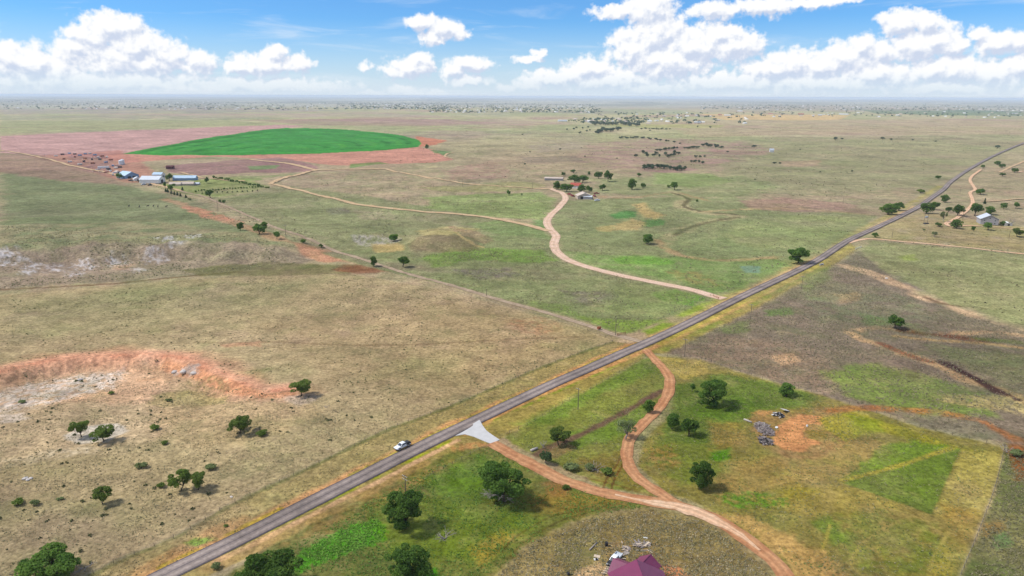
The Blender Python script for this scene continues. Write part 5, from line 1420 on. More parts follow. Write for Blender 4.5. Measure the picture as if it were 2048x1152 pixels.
# ------------------------------------------------------------------ vehicles
def pickup(label, paint, bedm, loc, rz, name="pickup_truck", load=True, cat="pickup", hood=None, group=None, cabm=None):
    root = empty(name, loc, rz, label, cat, group)
    b = MB()
    b.prism([(-2.9, .55), (2.75, .50), (2.95, .62), (2.95, .95), (2.75, 1.10), (1.25, 1.20), (-.95, 1.22), (-.95, .9), (-2.9, .9)], -.95, .95)
    me = b.mesh("body", paint)
    bm = bmesh.new(); bm.from_mesh(me); bmesh.ops.recalc_face_normals(bm, faces=bm.faces); bmesh.ops.bevel(bm, geom=list(bm.edges), offset=.05, segments=2, affect='EDGES'); bm.to_mesh(me); bm.free()
    body = obj("body", me, root)
    # bonnet a touch proud, cab with sloped screens
    MB().prism([(1.30, 1.16), (2.78, 1.08), (2.80, 1.13), (1.30, 1.23)], -.78, .78).build("bonnet", hood or paint, root)
    V = []
    for z, x0, x1, w in ((1.18, -.98, 1.45, .90), (1.85, -.80, .62, .72)):
        V += [(x0, -w, z), (x1, -w, z), (x1, w, z), (x0, w, z)]
    V2 = [(-.72, -.66, 1.92), (.50, -.66, 1.92), (.50, .66, 1.92), (-.72, .66, 1.92)]
    MB().add(V + V2, [(0, 1, 5, 4), (1, 2, 6, 5), (2, 3, 7, 6), (3, 0, 4, 7), (4, 5, 9, 8), (5, 6, 10, 9), (6, 7, 11, 10), (7, 4, 8, 11), (8, 9, 10, 11), (3, 2, 1, 0)]).build("cab", cabm or paint, root)
    def lerpq(q, f0, f1, g0, g1, off):
        q = [Vector(v) for v in q]
        out = []
        for f, g_ in ((f0, g0), (f1, g0), (f1, g1), (f0, g1)):
            out.append(q[0].lerp(q[1], f).lerp(q[3].lerp(q[2], f), g_) + Vector(off))
        return out
    for sgn in (-1, 1):
        q = [(-.98, sgn * .90, 1.18), (1.45, sgn * .90, 1.18), (.62, sgn * .72, 1.85), (-.80, sgn * .72, 1.85)]
        for f0, f1 in ((.05, .44), (.49, .90)):
            MB().add(lerpq(q, f0, f1, .18, .88, (0, sgn * .02, .005)), [(0, 1, 2, 3)]).build("side_window", M_glass, root)
        MB().box((1.05, sgn * 1.05, 1.32), (.16, .2, .2)).build("mirror", M_black, root)
        MB().box((2.955, sgn * .70, .88), (.06, .36, .2)).build("headlight", M_lamp, root)
        MB().box((-2.93, sgn * .84, .82), (.05, .14, .3)).build("tail_light", M_redp, root)
    q = [(1.45, -.90, 1.18), (1.45, .90, 1.18), (.62, .72, 1.85), (.62, -.72, 1.85)]
    MB().add(lerpq(q, .07, .93, .10, .90, (.02, 0, .015)), [(0, 1, 2, 3)]).build("windscreen", M_glass, root)
    q = [(-.98, -.90, 1.18), (-.98, .90, 1.18), (-.80, .72, 1.85), (-.80, -.72, 1.85)]
    MB().add(lerpq(q, .1, .9, .25, .88, (-.02, 0, .005)), [(0, 1, 2, 3)]).build("rear_window", M_glass, root)
    bed = MB()
    for sgn in (-1, 1):
        bed.box((-1.95, sgn * .93, 1.08), (1.92, .10, .42))
    bed.box((-2.88, 0, 1.08), (.08, 1.78, .42)); bed.box((-1.95, 0, .93), (1.90, 1.74, .06))
    bd = bed.build("bed", bedm, root)
    if load:
        MB().box((-1.9, 0, 1.22), (1.55, 1.5, .5), .0, .86).build("bed_cover", M_black, bd)
    MB().box((3.0, 0, .58), (.16, 1.8, .22)).build("front_bumper", M_black, root)
    MB().box((-3.0, 0, .6), (.14, 1.8, .2)).build("rear_bumper", M_black, root)
    for x in (-1.85, 1.95):
        for sgn in (-1, 1):
            y = sgn * .88
            w = MB().tube([(x, y - .13, .41), (x, y + .13, .41)], .41, 14).build("wheel", M_rub, root)
            MB().tube([(x, y + sgn * .12, .41), (x, y + sgn * .15, .41)], .25, 10).build("rim", M_chrome, w)
            MB().tube([(x, y - .10 + sgn * .04, .46), (x, y + .10 - sgn * 0.0, .46)], .50, 14).build("wheel_arch", M_black, root)
    return root
def road_heading(px0, px1):
    a, b_ = PM([px0, px1]); return math.atan2(b_[1] - a[1], b_[0] - a[0])
p = PM([(805, 896)])[0]
truck = pickup("white pickup with a black rear end driving on the road", M_truck, M_black, (p[0], p[1], p[2] + .16), road_heading((900, 866), (700, 966)))
truck.scale = (1.08, 1.08, 1.08)
p = PM([(1229, 1124)])[0]
t2 = pickup("black and white pickup parked against the maroon-roofed house", M_black, M_tin, (p[0], p[1], p[2]), road_heading((1237, 1113), (1216, 1136)), load=False, hood=M_black, cabm=M_truck, name="parked_pickup")
for i, (x, y, c, lab) in enumerate(((204, 337.5, M_truck, "white vehicle parked left of the white container"), (226, 350, M_truck, "white truck nearest the lane by the blue shed"), (229, 347, M_truck, "white truck behind another one by the blue shed"),
        (221, 343, M_truck, "pale vehicle on the lane side of the machinery yard"), (196, 340, M_truck, "white vehicle on the lane left of the container"), (236, 353, M_redp, "dark red vehicle at the blue shed tree"), (287, 369, M_truck, "white vehicle before the big white shed"), (262, 362, M_black, "black vehicle before the blue shed"), (300, 371, M_black, "dark truck before the big white shed"), (212, 346, M_redp, "rusty red truck by the lane bend"), (1189, 393, M_redp, "red truck parked right of the tan barn"), (1193, 388, M_redp, "second red truck, farther right of the tan barn"), (1145, 393, M_redp, "red machine parked left of the tan barn"),
        (1194, 402, M_truck, "white vehicle in front of the tan barn to the right"), (1139, 390, M_redp, "red truck half hidden under the grove by the driveway"))):
    p = PM([(x, y)])[0]
    pickup(lab, c, c, (p[0], p[1], p[2]), i * 1.7 + .4, "parked_vehicle", False, "vehicle").scale = (1.25, 1.25, 1.25)

# ------------------------------------------------------------------ fences, poles, gates
POST = MB().tube([(0, 0, -.2), (0, 0, 1.25)], [.075, .065], 5).mesh("post", M_post)
def fence(px, label, spacing=5.0, strands=3, name="wire_fence", max_posts=200):
    c = spline(W(px), 1.0)
    arc = np.concatenate([[0], np.cumsum(np.linalg.norm(np.diff(c, axis=0), axis=1))])
    n = min(max_posts, int(arc[-1] / spacing))
    s = np.linspace(0, arc[-1], n)
    x, y = np.interp(s, arc, c[:, 0]), np.interp(s, arc, c[:, 1])
    z = height(x, y)
    root = empty(name, (x[0], y[0], z[0]), 0, label, "fence")
    for i in range(n):
        o = obj("post", POST, root, (x[i] - x[0], y[i] - y[0], z[i] - z[0]))
        o.rotation_euler = (math.sin(i * 3.1) * .05, math.cos(i * 2.3) * .05, i)
        o.scale = (1, 1, .92 + .14 * ((i * 37) % 10) / 10)
    for k in range(strands):
        h = .35 + .36 * k
        MB().tube([(x[i] - x[0], y[i] - y[0] + .08, z[i] - z[0] + h) for i in range(n)], .012, 3, False).build("wire_strand", M_wire, root)
    return root
fence([(100,1192)] + VL[1:], "wire fence along the pasture on the left side of the road", 5)
fence([(847,960),(880,942),(923,919),(960,899),(978,892)], "short wire fence left of the concrete apron", 3.5)
fence([(1000,876),(1062,846),(1131,804),(1166,787),(1240,744),(1300,708)], "wire fence between the apron and the S-shaped drive, along the road", 4.5)
fence([(1345,707),(1400,678),(1522,613),(1580,581),(1633,550),(1674,526),(1716,498)], "wire fence right of the road along the brown pasture", 5.5)
fence([(1335,712),(1400,718),(1480,744),(1560,768),(1640,789),(1740,822),(1850,857),(1930,876),(2008,893)], "wire fence along the upper edge of the mown yard", 5)
fence([(2010,893),(1990,975),(1955,1070),(1918,1160)], "wire fence down the right side of the mown yard", 3)
fence([(1225,684),(1190,666),(1100,637),(1000,609),(900,579),(800,551),(720,524),(640,497),(560,466),(500,440),(440,413)], "long wire fence on the near side of the pasture lane", 7)
fence([(1268,664),(1330,634),(1400,600),(1432,588)], "wire fence left of the road between lane and caliche driveway", 6)
fence([(1448,586),(1500,558),(1560,528)], "wire fence left of the road above the caliche driveway", 7)
fence([(1725,496),(1800,486),(1900,496),(2050,513)], "wire fence along the pale track below the homestead", 9)

INS = MB().tube([(0, 0, 0), (0, 0, .16)], [.07, .05], 6).mesh("insulator", M_white)
def upole(px, py, label, h=9.5, rz=0.0, arm=True):
    p = PM([(px, py)])[0]
    root = empty("utility_pole", (p[0], p[1], p[2] - .2), rz, label, "utility pole")
    MB().tube([(0, 0, 0), (0, 0, h * .5), (0, 0, h)], [.17, .145, .115], 8).build("shaft", M_post, root)
    if arm:
        for z in (h - .5, h - 1.5)[:2 if arm == 2 else 1]:
            MB().box((0, .16, z), (2.4, .12, .14)).build("crossarm", M_oldw, root)
            for x in (-1.05, -.4, .4, 1.05): obj("insulator", INS, root, (x, .16, z + .07))
    else:
        obj("insulator", INS, root, (0, 0, h))
    return root
ra = road_heading((887, 871), (1348, 661)) + math.pi / 2
upole(812, 1004, "utility pole with two crossarms behind the round tree near the road", 9.5, ra, 2)
upole(1156, 819, "utility pole in the grass beyond the concrete apron", 9.5, ra, 1)
upole(1369, 714, "utility pole at the corner of the brown pasture", 9.5, ra, 1)
upole(1501, 638, "utility pole halfway up the brown pasture fence", 9, ra, 1)
upole(1603, 578, "utility pole in the pasture below the large roadside tree", 9, ra, 1)
upole(1231, 671, "utility pole beside the rusty gate at the lane entrance", 9.5, .6, 0)
upole(973, 592, "short pole on the pasture lane fence", 5, .6, 0)
upole(572, 473, "utility pole on the slope where the pasture lane climbs", 10, .6, 1)
upole(436, 423, "utility pole at the lane below the farm lawn", 12, .6, 1)
upole(344, 393, "utility pole beside the cedar row on the farm lane", 9, .6, 1)
upole(187, 347, "utility pole on the lane by the machinery yard", 11, .6, 1)
upole(91, 321, "utility pole at the far left end of the farm lane", 12, .6, 2)
upole(1065, 378, "utility pole left of the ranch grove", 10, .2, 1)
upole(925, 373, "utility pole in the meadow farther left of the ranch", 11, .2, 1)
upole(1925, 440, "utility pole on the homestead drive", 8, .2, 1)
upole(1920, 387, "pale utility pole between the road and the winding drive", 9, .2, 1)
upole(1784, 475, "thin pole in the dry paddock near the road corner", 7, .2, 0)
upole(2018, 476, "thin pole right of the dry paddock", 7, .2, 0)
upole(1686, 408, "far pole in the meadow left of the road", 8, .2, 0)
# twin-pole transformer stand by the homestead
p = PM([(1851, 447)])[0]
tp = empty("transformer_stand", (p[0], p[1], p[2] - .1), .3, "twin-pole transformer stand right of the road", "transformer stand")
for sx in (-2.2, 2.2): MB().tube([(sx, 0, 0), (sx, 0, 10)], [.16, .12], 7).build("shaft", M_post, tp)
MB().box((0, 0, 9.3), (6.4, .2, .25)).build("crossarm", M_oldw, tp); MB().box((0, 0, 6.0), (5.0, .5, .3)).build("platform", M_oldw, tp)
for sx in (-1.2, 0, 1.2): MB().tube([(sx, 0, 6.2), (sx, 0, 7.6)], .38, 9).build("transformer", M_tin, tp)
MB().box((-1, -1.5, .5), (6, 3, 1.0), .1, .8).build("plinth", M_dark, tp)

def gate(px0, px1, mat, label, h=1.3, rails=5):
    a, b_ = PM([px0, px1]); L = float(np.linalg.norm((b_ - a)[:2])); an = math.atan2(b_[1] - a[1], b_[0] - a[0])
    root = empty("pipe_gate", (a[0], a[1], a[2]), an, label, "gate")
    for x in (0, L): MB().tube([(x, 0, -.2), (x, 0, h + .25)], .09, 7).build("gate_post", mat, root)
    for k in range(rails): z = .3 + k * (h - .35) / (rails - 1); MB().tube([(.1, 0, z), (L - .1, 0, z)], .04, 5).build("rail", mat, root)
    for f in (.05, .5, .95): MB().tube([(L * f, 0, .28), (L * f, 0, h)], .04, 5).build("stile", mat, root)
gate((1234, 672), (1251, 668), M_rust, "rusty pipe gate where the pasture lane meets the road")
gate((1711, 499), (1722, 495), M_white, "white pipe gate at the pasture corner by the road")
gate((1426, 593), (1437, 598), M_rust, "rusty pipe gate at the foot of the caliche driveway")
p = PM([(1198, 660)])[0]
ft = empty("feed_tank", (p[0], p[1], p[2]), .5, "rust-red metal tank on legs beside the lane fence", "tank")
MB().tube([(-.9, 0, 1.25), (.9, 0, 1.25)], .72, 12).build("shell", M_rust, ft)
for sx in (-.6, .6):
    for sy in (-.4, .4): MB().tube([(sx, sy, 0), (sx, sy * .8, .8)], .06, 5).build("leg", M_rust, ft)

# ------------------------------------------------------------------ dead wood, rocks, debris
def dead_branches(px, py, L, n, label, name="dead_branches", mat=None, up=.5, cat="dead wood", pos=None, parent=None, seed=1, spread=6.283, a0=0.0):
    r = random.Random(seed); mb = MB()
    def grow(p, d, ln, rad, depth):
        q = p + d * ln; m_ = p.lerp(q, .5) + Vector((r.uniform(-.1, .1), r.uniform(-.1, .1), r.uniform(-.03, .1))) * ln
        mb.tube([p, m_, q], [rad, rad * .8, rad * .5], 5)
        if depth > 0:
            for _ in range(3):
                d2 = (d + Vector((r.uniform(-.9, .9), r.uniform(-.9, .9), r.uniform(-.35, .5)))).normalized()
                grow(m_.lerp(q, r.uniform(.2, 1)), d2, ln * r.uniform(.45, .7), rad * .55, depth - 1)
    for k in range(n):
        a = a0 + r.uniform(-.5, .5) * spread; e = r.uniform(.05, up)
        grow(Vector((r.uniform(-.1, .1) * L, r.uniform(-.1, .1) * L, .1)), Vector((math.cos(a), math.sin(a), e)).normalized(), L * r.uniform(.35, .55), .055 * L / 4 + .03, 2)
    me = mb.mesh(name, mat or M_grey, True)
    if parent is not None: return obj(name, me, parent)
    p = PM([(px, py)])[0]
    return tag(obj(name, me, None, tuple(p)), label, cat)
dead_branches(890, 1078, 4.2, 9, "tangled grey dead brush lying below the two round trees", "dead_brush", seed=3)
dead_branches(168, 1136, 4.0, 6, "bleached fallen limbs beside the bottom-left tree", "fallen_limbs", seed=4)
dead_branches(1086, 893, 3.0, 8, "pale leafless bush behind the dark shrub at the ditch", "bare_bush", up=1.6, cat="bush", seed=5)
dead_branches(672, 824, 2.6, 4, "dark charred log in the tan pasture", "charred_log", M_dark, .3, seed=6)
dead_branches(2013, 905, 3.6, 6, "bleached leafless tree at the yard's right fence corner", "bare_tree", up=1.8, cat="tree", seed=8)
dead_branches(2026, 446, 8.0, 4, "tall bare tree right of the white shed", "bare_tree", up=2.5, cat="tree", seed=9)
dead_branches(1192, 940, 4.0, 8, "grey weedy brush heap between the two drives", "brush_heap", up=.7, seed=10)
dead_branches(652, 815, 2.0, 4, "thin dead twigs below the flat-topped tree", "dead_twigs", seed=12)
# pale dead limbs trailing from the big tree by the drive (parts of that tree)
big = [o for o in bpy.data.objects if o.get("label", "").startswith("big dark tree trailing")][0]
for k, (ang, up) in enumerate(((3.6, .9), (3.9, .45), (4.4, .5), (4.9, .4))):
    me_o = dead_branches(0, 0, 7.0 if k < 2 else 5.0, 3, None, "dead_limb", None, up, parent=big, seed=20 + k, spread=.5, a0=ang - big.rotation_euler.z)
    sx, sz = big.scale[0], big.scale[2]
    me_o.scale = (1 / sx, 1 / sx, 1 / sz); me_o.location = (.18 * math.cos(ang - big.rotation_euler.z), .18 * math.sin(ang - big.rotation_euler.z), .22)
plant(1091, 926, 30, 34, 'shrub', "dark spiky shrub beside the red drive near the apron", 'bush', 'bush')
plant(1213, 948, 26, 20, 'bush1', "green bush in the weedy heap between the drives", 'bush', 'bush')
plant(1180, 940, 24, 18, 'bush0', "grey-green bush left of the heap between the drives", 'bush', 'bush')
for i, (x, y, w, h, lab) in enumerate(((72,1009,20,16,"yellow-green bush in the lower left pasture"),(36,1008,26,14,"grey-green bush near the left edge"),(434,1137,22,17,"dark little bush at the road's right edge near the bottom"),
    (310,858,22,11,"low green bush right of the white patch"),(282,936,26,10,"low bush above the touching tree pair"),(330,888,16,9,"tiny bush between white patch and touching pair"),(420,938,26,12,"low spreading bush right above the touching pair"),
    (322,975,18,14,"grey bush left of the touching pair"),(338,802,14,8,"small dark bush on the red pit floor"),(222,788,14,6,"small bush on the left pit floor"),(46,806,16,7,"small green bush among the white outcrops"),
    (452,1053,10,7,"tiny green weed clump at the road's left edge"),(120,1000,14,8,"low grey bush beside the small yellow-green tree"),(525,870,24,9,"low dry bush right of the bright spreading tree"),
    (1140,940,34,16,"bright green weeds beside the red drive"),(1132,978,18,12,"round green bush inside the red drive's bend"),(2030,910,30,18,"green bush at the yard fence corner by the right edge"),(1400,806,14,8,"low shrub at the foot of the largest yard tree"))):
    plant(x, y, w, h, 'bush%d' % (i % 2), lab, 'bush', 'bush')
M_log = plain("bleached_log", (.42, .38, .34), .95, .2, 3, .1)
def log(px0, px1, r, label, mat=None):
    a, b_ = PM([px0, px1]); c = (a + b_) / 2; d = b_ - a
    o = MB().tube([tuple(-d / 2 + np.array([0, 0, r * .8])), (0, 0, r * .95), tuple(d / 2 + np.array([0, 0, r * .8]))], [r, r * .9, r * .75], 8).build("log", mat or M_log, None, True, tuple(c))
    tag(o, label, "log")
log((1062, 903), (1075, 898), .5, "grey log lying left of the dark shrub by the drive")
log((1488, 840), (1503, 846), .4, "pale log at the left of the scrap heap")
log((1179, 1101), (1194, 1086), .22, "long grey pole on the ground left of the barrel by the house", M_oldw)

def rock(px, py, s, label, mat, group=None, seed=0):
    r = random.Random(seed); p = PM([(px, py)])[0]
    bm = bmesh.new(); bmesh.ops.create_icosphere(bm, subdivisions=2, radius=1)
    for v in bm.verts:
        f = 1 + .35 * float(pnoise(np.array([v.co.x * 1.3 + seed]), np.array([v.co.y * 1.3 + v.co.z * 1.7]), seed)[0]); v.co = Vector((v.co.x * s * f, v.co.y * s * .8 * f, v.co.z * s * .55 * f))
    me = bpy.data.meshes.new("rock"); bm.to_mesh(me); bm.free(); me.materials.append(mat)
    tag(obj("rock", me, None, (p[0], p[1], p[2] + s * .15), seed), label, "rock", group)
M_rock = plain("caliche_rock", (.55, .50, .45), .95, .2, 2, .1)
for i, (x, y, s, lab) in enumerate(((50, 958, .9, "left white rock of the small pile at the left edge"), (56, 960, .8, "middle white rock of the small pile at the left edge"), (62, 957, .7, "right white rock of the small pile at the left edge"),
    (348, 735, 1.6, "left pale block in the wall of the red pit"), (366, 736, 1.8, "middle pale block in the wall of the red pit"), (386, 737, 1.5, "right pale block in the wall of the red pit"), (160, 760, 1.2, "pale block among the white outcrops of the pit"), (1773, 557, 1.1, "yellowish boulder in the dry wash right of the road"), (463, 994, .5, "small pale stone in the tan pasture below the pair"))):
    rock(x, y, s, lab, M_rock, None, i + 1)

def scrap(px, py, wpx, hpx, n, label, mats, name="scrap_heap", hgt=1.2, seed=1, blen=(.6, 2.6)):
    """a heap of loose boards and sheets"""
    r = random.Random(seed); c = PM([(px, py)])[0]; s = mpp(c)
    root = empty(name, tuple(c), 0, label, "scrap heap")
    ry = hpx * s / math.sin(math.atan2(CAM_H, math.hypot(c[0], c[1])))
    for mi, mt in enumerate(mats):
        mb = MB()
        for k in range(n // len(mats)):
            a = r.uniform(0, 6.28); q = math.sqrt(r.random())
            x, y = math.cos(a) * q * wpx * s * .5, math.sin(a) * q * ry * .5
            z = hgt * (1 - q) * r.random() + .1
            L = r.uniform(*blen); an = r.uniform(0, 6.28); tl = r.uniform(-.35, .35); w = r.uniform(.1, .5)
            dx, dy = math.cos(an), math.sin(an); vx = Vector((dx, dy, tl)).normalized() * L / 2; vy = Vector((-dy, dx, r.uniform(-.3, .3))).normalized() * w / 2; vz = Vector((0, 0, .05))
            P_ = Vector((x, y, z + abs(tl) * L * .3))
            V = [P_ - vx - vy - vz, P_ + vx - vy - vz, P_ + vx + vy - vz, P_ - vx + vy - vz, P_ - vx - vy + vz, P_ + vx - vy + vz, P_ + vx + vy + vz, P_ - vx + vy + vz]
            mb.add(V, [(0, 3, 2, 1), (4, 5, 6, 7), (0, 1, 5, 4), (1, 2, 6, 5), (2, 3, 7, 6), (3, 0, 4, 7)])
        tag(mb.build(("board_pile", "dark_scrap", "pale_scrap", "sheet_scrap")[mi % 4], mt, root), kind="stuff")
    return root
M_dirtw = plain("grimy_board", (.22, .18, .17), .95, .3, 2, .1)
scrap(1528, 858, 30, 26, 180, "grey-brown heap of broken boards beside the bare red clearing", [M_dirtw, M_oldw, M_dirtw], seed=2)
scrap(1530, 882, 24, 16, 110, "paler lower heap of rubble boards below the grey-brown heap", [M_dirtw, M_dark, M_oldw], seed=3)
scrap(1556, 831, 24, 10, 90, "dark heap of bags and scrap at the top of the clearing", [M_dark, M_black, M_offw], seed=4, blen=(.4, 1.2))
scrap(1282, 1090, 34, 9, 36, "scattered grey lumber behind the maroon-roofed house", [M_dirtw, M_oldw, M_wood], hgt=.3, seed=5)
scrap(1252, 1098, 14, 8, 30, "small heap of building leftovers beside the parked pickup", [M_wood, M_dirtw, M_oldw], hgt=.5, seed=6, blen=(.5, 1.5))
scrap(178, 318, 60, 9, 120, "wide scatter of old machinery scrap in the farm yard's far part", [M_dark, M_offw, M_rust], "machinery_scrap", 2.5, 7, (3, 9))
scrap(205, 343, 36, 5, 60, "low scatter of scrap between the container and the lane", [M_dark, M_offw, M_rust], "machinery_scrap", 1.5, 8, (2, 6))
scrap(236, 331, 20, 4, 50, "bluish machinery scrap beside the grain bins", [M_bluew, M_dark, M_offw], "machinery_scrap", 2.5, 9, (2, 6))
for i, (x, y) in enumerate(sorted(((125, 310), (139, 308), (150, 309.5), (171, 309), (180, 308), (205, 313.5), (214, 315), (184, 320), (170, 318), (128, 319), (140, 325), (168, 324), (222, 321), (150, 315), (196, 316), (112, 313), (160, 312), (190, 311), (200, 320), (212, 326), (186, 328), (160, 330), (232, 337), (226, 333), (240, 336), (217, 340)))):
    p = PM([(x, y)])[0]
    root = empty("old_trailer", tuple(p), i * .9, nth(i) + " small old trailer from the left in the cluttered machinery yard", "trailer", "old trailers in the machinery yard")
    MB().box((0, 0, 1.9), (6.5, 2.6, 2.0)).build("box", (M_offw, M_dark, M_rust, M_bluew)[i % 4], root)
    MB().box((0, 0, .75), (6.8, 2.2, .2)).build("chassis", M_dark, root)
    for sx in (-2, 2):
        for sy in (-1.1, 1.1): MB().tube([(sx, sy - .15, .45), (sx, sy + .15, .45)], .45, 8).build("wheel", M_rub, root)

def panel(px, py, L, Wd, rz, mat, label, name="board", cat="board", tilt=0.0):
    p = PM([(px, py)])[0]
    o = MB().box((0, 0, .06), (L, Wd, .06)).build(name, mat, None, False, (p[0], p[1], p[2] + .05 + abs(math.sin(tilt)) * L * .5))
    o.rotation_euler = (0, tilt, rz); tag(o, label, cat)
panel(1570, 823, 3.6, 2.0, .5, M_offw, "cream sheet leaning at the top of the clearing", "metal_sheet", "sheet", .35)
panel(1553, 855, 1.5, .9, 1.0, M_white, "white scrap sheet right of the grey-brown heap", "metal_sheet", "sheet")
panel(1291, 1076, 1.2, .45, -.4, M_white, "white board alone in the weeds behind the house")
panel(1244, 1086, 1.6, .25, 1.5, M_wood, "upright pale plank end among the leftovers by the house", "plank", "plank", .2)
panel(1288, 1101, 4.2, .25, .02, M_oldw, "long grey beam behind the maroon roof", "beam", "beam")
panel(1299, 1103, 1.8, .2, -.8, M_wood, "pale plank at the right end of the long beam", "plank", "plank")
panel(1194, 1113, 1.7, 1.1, -.3, M_wood, "orange-tan panel left of the parked pickup", "panel", "panel")
panel(1192, 1119, 1.2, .9, .2, M_offw, "pale sheet with a dark bucket left of the parked pickup", "panel", "panel")
panel(1250, 1107, 2.4, 1.4, .6, M_oldw, "grey trailer bed between the pickup and the roof", "trailer_bed", "trailer")
def barrel(px, py, r, h, mat, label, name="barrel"):
    p = PM([(px, py)])[0]
    root = empty(name, tuple(p), 0, label, name)
    MB().tube([(0, 0, 0), (0, 0, h * .33), (0, 0, h * .36), (0, 0, h * .66), (0, 0, h * .69), (0, 0, h)], [r, r, r * 1.06, r * 1.06, r, r], 12).build("shell", mat, root)
    MB().tube([(0, 0, h + .005), (0, 0, h + .03)], [r * .96, r * .9], 12).build("lid", mat, root)
barrel(1213, 1092, .42, 1.1, M_dark, "dark brown barrel standing behind the house")
barrel(1193, 1120, .3, .45, M_dark, "black bucket on the pale sheet left of the pickup", "bucket")
barrel(1614, 853, .35, .6, M_white, "white drum on the bare red clearing", "drum")
barrel(1137, 1150, .35, .7, M_black, "black and white tub at the bottom edge left of the house", "tub")
# concrete culvert head at the roadside
p = PM([(1643, 530)])[0]
cv = empty("culvert", tuple(p), .6, "dark culvert opening under the road by the large roadside tree", "culvert")
MB().box((0, 0, .4), (4.5, .5, 1.2)).build("headwall", M_conc, cv); MB().tube([(0, -.3, .35), (0, -.27, .35)], .5, 10).build("pipe", M_dark, cv)

# ------------------------------------------------------------------ horses in the left pasture
def horse_mesh():
    V = [(-.75,0,1.28),(-.1,0,1.22),(.55,0,1.30),(.95,0,1.72),(1.10,0,1.98),(1.45,0,1.80),(-.95,0,1.22),(-1.08,0,.75),
         (.52,.20,.95),(.55,.20,.52),(.55,.20,.06),(.52,-.20,.95),(.45,-.20,.52),(.50,-.20,.06),
         (-.75,.20,.95),(-.90,.20,.58),(-.82,.20,.06),(-.72,-.20,.95),(-.85,-.20,.58),(-.74,-.20,.06)]
    E = [(0,1),(1,2),(2,3),(3,4),(4,5),(0,6),(6,7),(2,8),(8,9),(9,10),(2,11),(11,12),(12,13),(0,14),(14,15),(15,16),(0,17),(17,18),(18,19)]
    R = [.34,.36,.32,.18,.15,.09,.07,.06,.14,.08,.07,.14,.08,.07,.17,.09,.07,.17,.09,.07]
    me = bpy.data.meshes.new("horse_body"); me.from_pydata(V, E, [])
    o = bpy.data.objects.new("tmp", me); COL.objects.link(o)
    sk = o.modifiers.new("s", 'SKIN'); ss = o.modifiers.new("u", 'SUBSURF'); ss.levels = 1; ss.render_levels = 1
    for i, rr in enumerate(R): me.skin_vertices[0].data[i].radius = (rr, rr)
    me.skin_vertices[0].data[1].use_root = True
    dg = bpy.context.evaluated_depsgraph_get()
    out = bpy.data.meshes.new_from_object(o.evaluated_get(dg)); out.name = "horse_body"
    bpy.data.objects.remove(o); out.materials.clear(); out.materials.append(plain("dark_coat", (.035, .026, .022), .7, .2, 2, .2))
    return out
HM = horse_mesh()
for i, (x, y, a, lab) in enumerate(((258, 414, 1.4, "leftmost dark horse of the six in the left pasture"), (279, 415, 1.8, "second dark horse from the left in the pasture line"), (296, 414, .7, "third dark horse from the left in the pasture line"),
        (307, 414, 1.6, "fourth dark horse from the left in the pasture line"), (316, 415, 1.9, "fifth dark horse from the left in the pasture line"), (333, 415, .1, "rightmost dark horse, seen side-on nearest the lane"))):
    p = PM([(x, y)])[0]
    o = tag(obj("horse", HM, None, tuple(p), a), lab, "horse", "horses in the left pasture"); o.scale = (1.25, 1.25, 1.25)

# ------------------------------------------------------------------ uncountable cover: tufts, weeds, far shrubs, far town
def tuft_mat(name, c1, c2):
    return leaf_mat(name, c1, c2, .25)
def scatter(name, polys, n, size, mat, label, cat, seed, cluster=None, quads=5, squash=.75, thr=.0, px_density=False):
    """n small plants inside polygons traced in photo pixels and laid on the terrain"""
    r = np.random.default_rng(seed)
    PX = []; tot = 0
    pw = [np.array(W(p)) for p in polys]
    areas = []
    for p in pw:
        x, y = p[:, 0], p[:, 1]; areas.append(.5 * abs(np.dot(x, np.roll(y, 1)) - np.dot(y, np.roll(x, 1))))
    X = []; Y = []
    for p, a in zip(pw, areas):
        k = int(n * a / sum(areas)); gx, gy = np.zeros(0), np.zeros(0)
        for _ in range(12):
            x = r.uniform(p[:, 0].min(), p[:, 0].max(), k * 2 + 50); y = r.uniform(p[:, 1].min(), p[:, 1].max(), k * 2 + 50)
            ok = poly_sd(x, y, p) > r.random(len(x)) ** 2 * .035 * math.sqrt(a)
            if cluster:
                ok &= (fbm(x / cluster, y / cluster, 3, seed) + r.random(len(x)) * .5 - .25) > thr
            gx, gy = np.append(gx, x[ok]), np.append(gy, y[ok])
            if len(gx) >= k: break
        X.append(gx[:k]); Y.append(gy[:k])
    x = np.concatenate(X); y = np.concatenate(Y); z = height(x, y); m_ = len(x)
    s = size[0] + (size[1] - size[0]) * r.random(m_) ** 2.2
    d = r.normal(size=(m_, quads, 3)); d[:, :, 2] = np.abs(d[:, :, 2]) * .8; d /= np.linalg.norm(d, axis=2)[:, :, None]
    c = np.stack([x, y, z], -1)[:, None, :] + d * (s[:, None, None] * .45) * np.array([1, 1, squash]) + np.array([0, 0, 1]) * (s * .12)[:, None, None]
    nn = d * .6 + r.normal(size=d.shape) * .6; nn /= np.linalg.norm(nn, axis=2)[:, :, None]
    a = np.cross(nn, r.normal(size=d.shape)); a /= np.linalg.norm(a, axis=2)[:, :, None]; b = np.cross(nn, a)
    h = (s[:, None, None] * .42)
    q = np.stack([c + a * h, c + b * h * .8, c - a * h, c - b * h * .8], 2).reshape(-1, 3)
    me = np_mesh(name, q, np.arange(len(q)).reshape(-1, 4), mat)
    lt = np.repeat(np.clip(r.random(m_) * .8 + r.random(m_) * .2, 0, 1), quads * 4)
    at = me.attributes.new("leaf_tint", 'FLOAT', 'POINT'); at.data.foreach_set("value", lt.astype(np.float32))
    tag(obj(name, me), label, cat, kind="stuff")
T_olive = tuft_mat("olive_tuft", (.19, .185, .095), (.42, .37, .21))
T_straw = tuft_mat("straw_tuft", (.42, .35, .20), (.70, .58, .36))
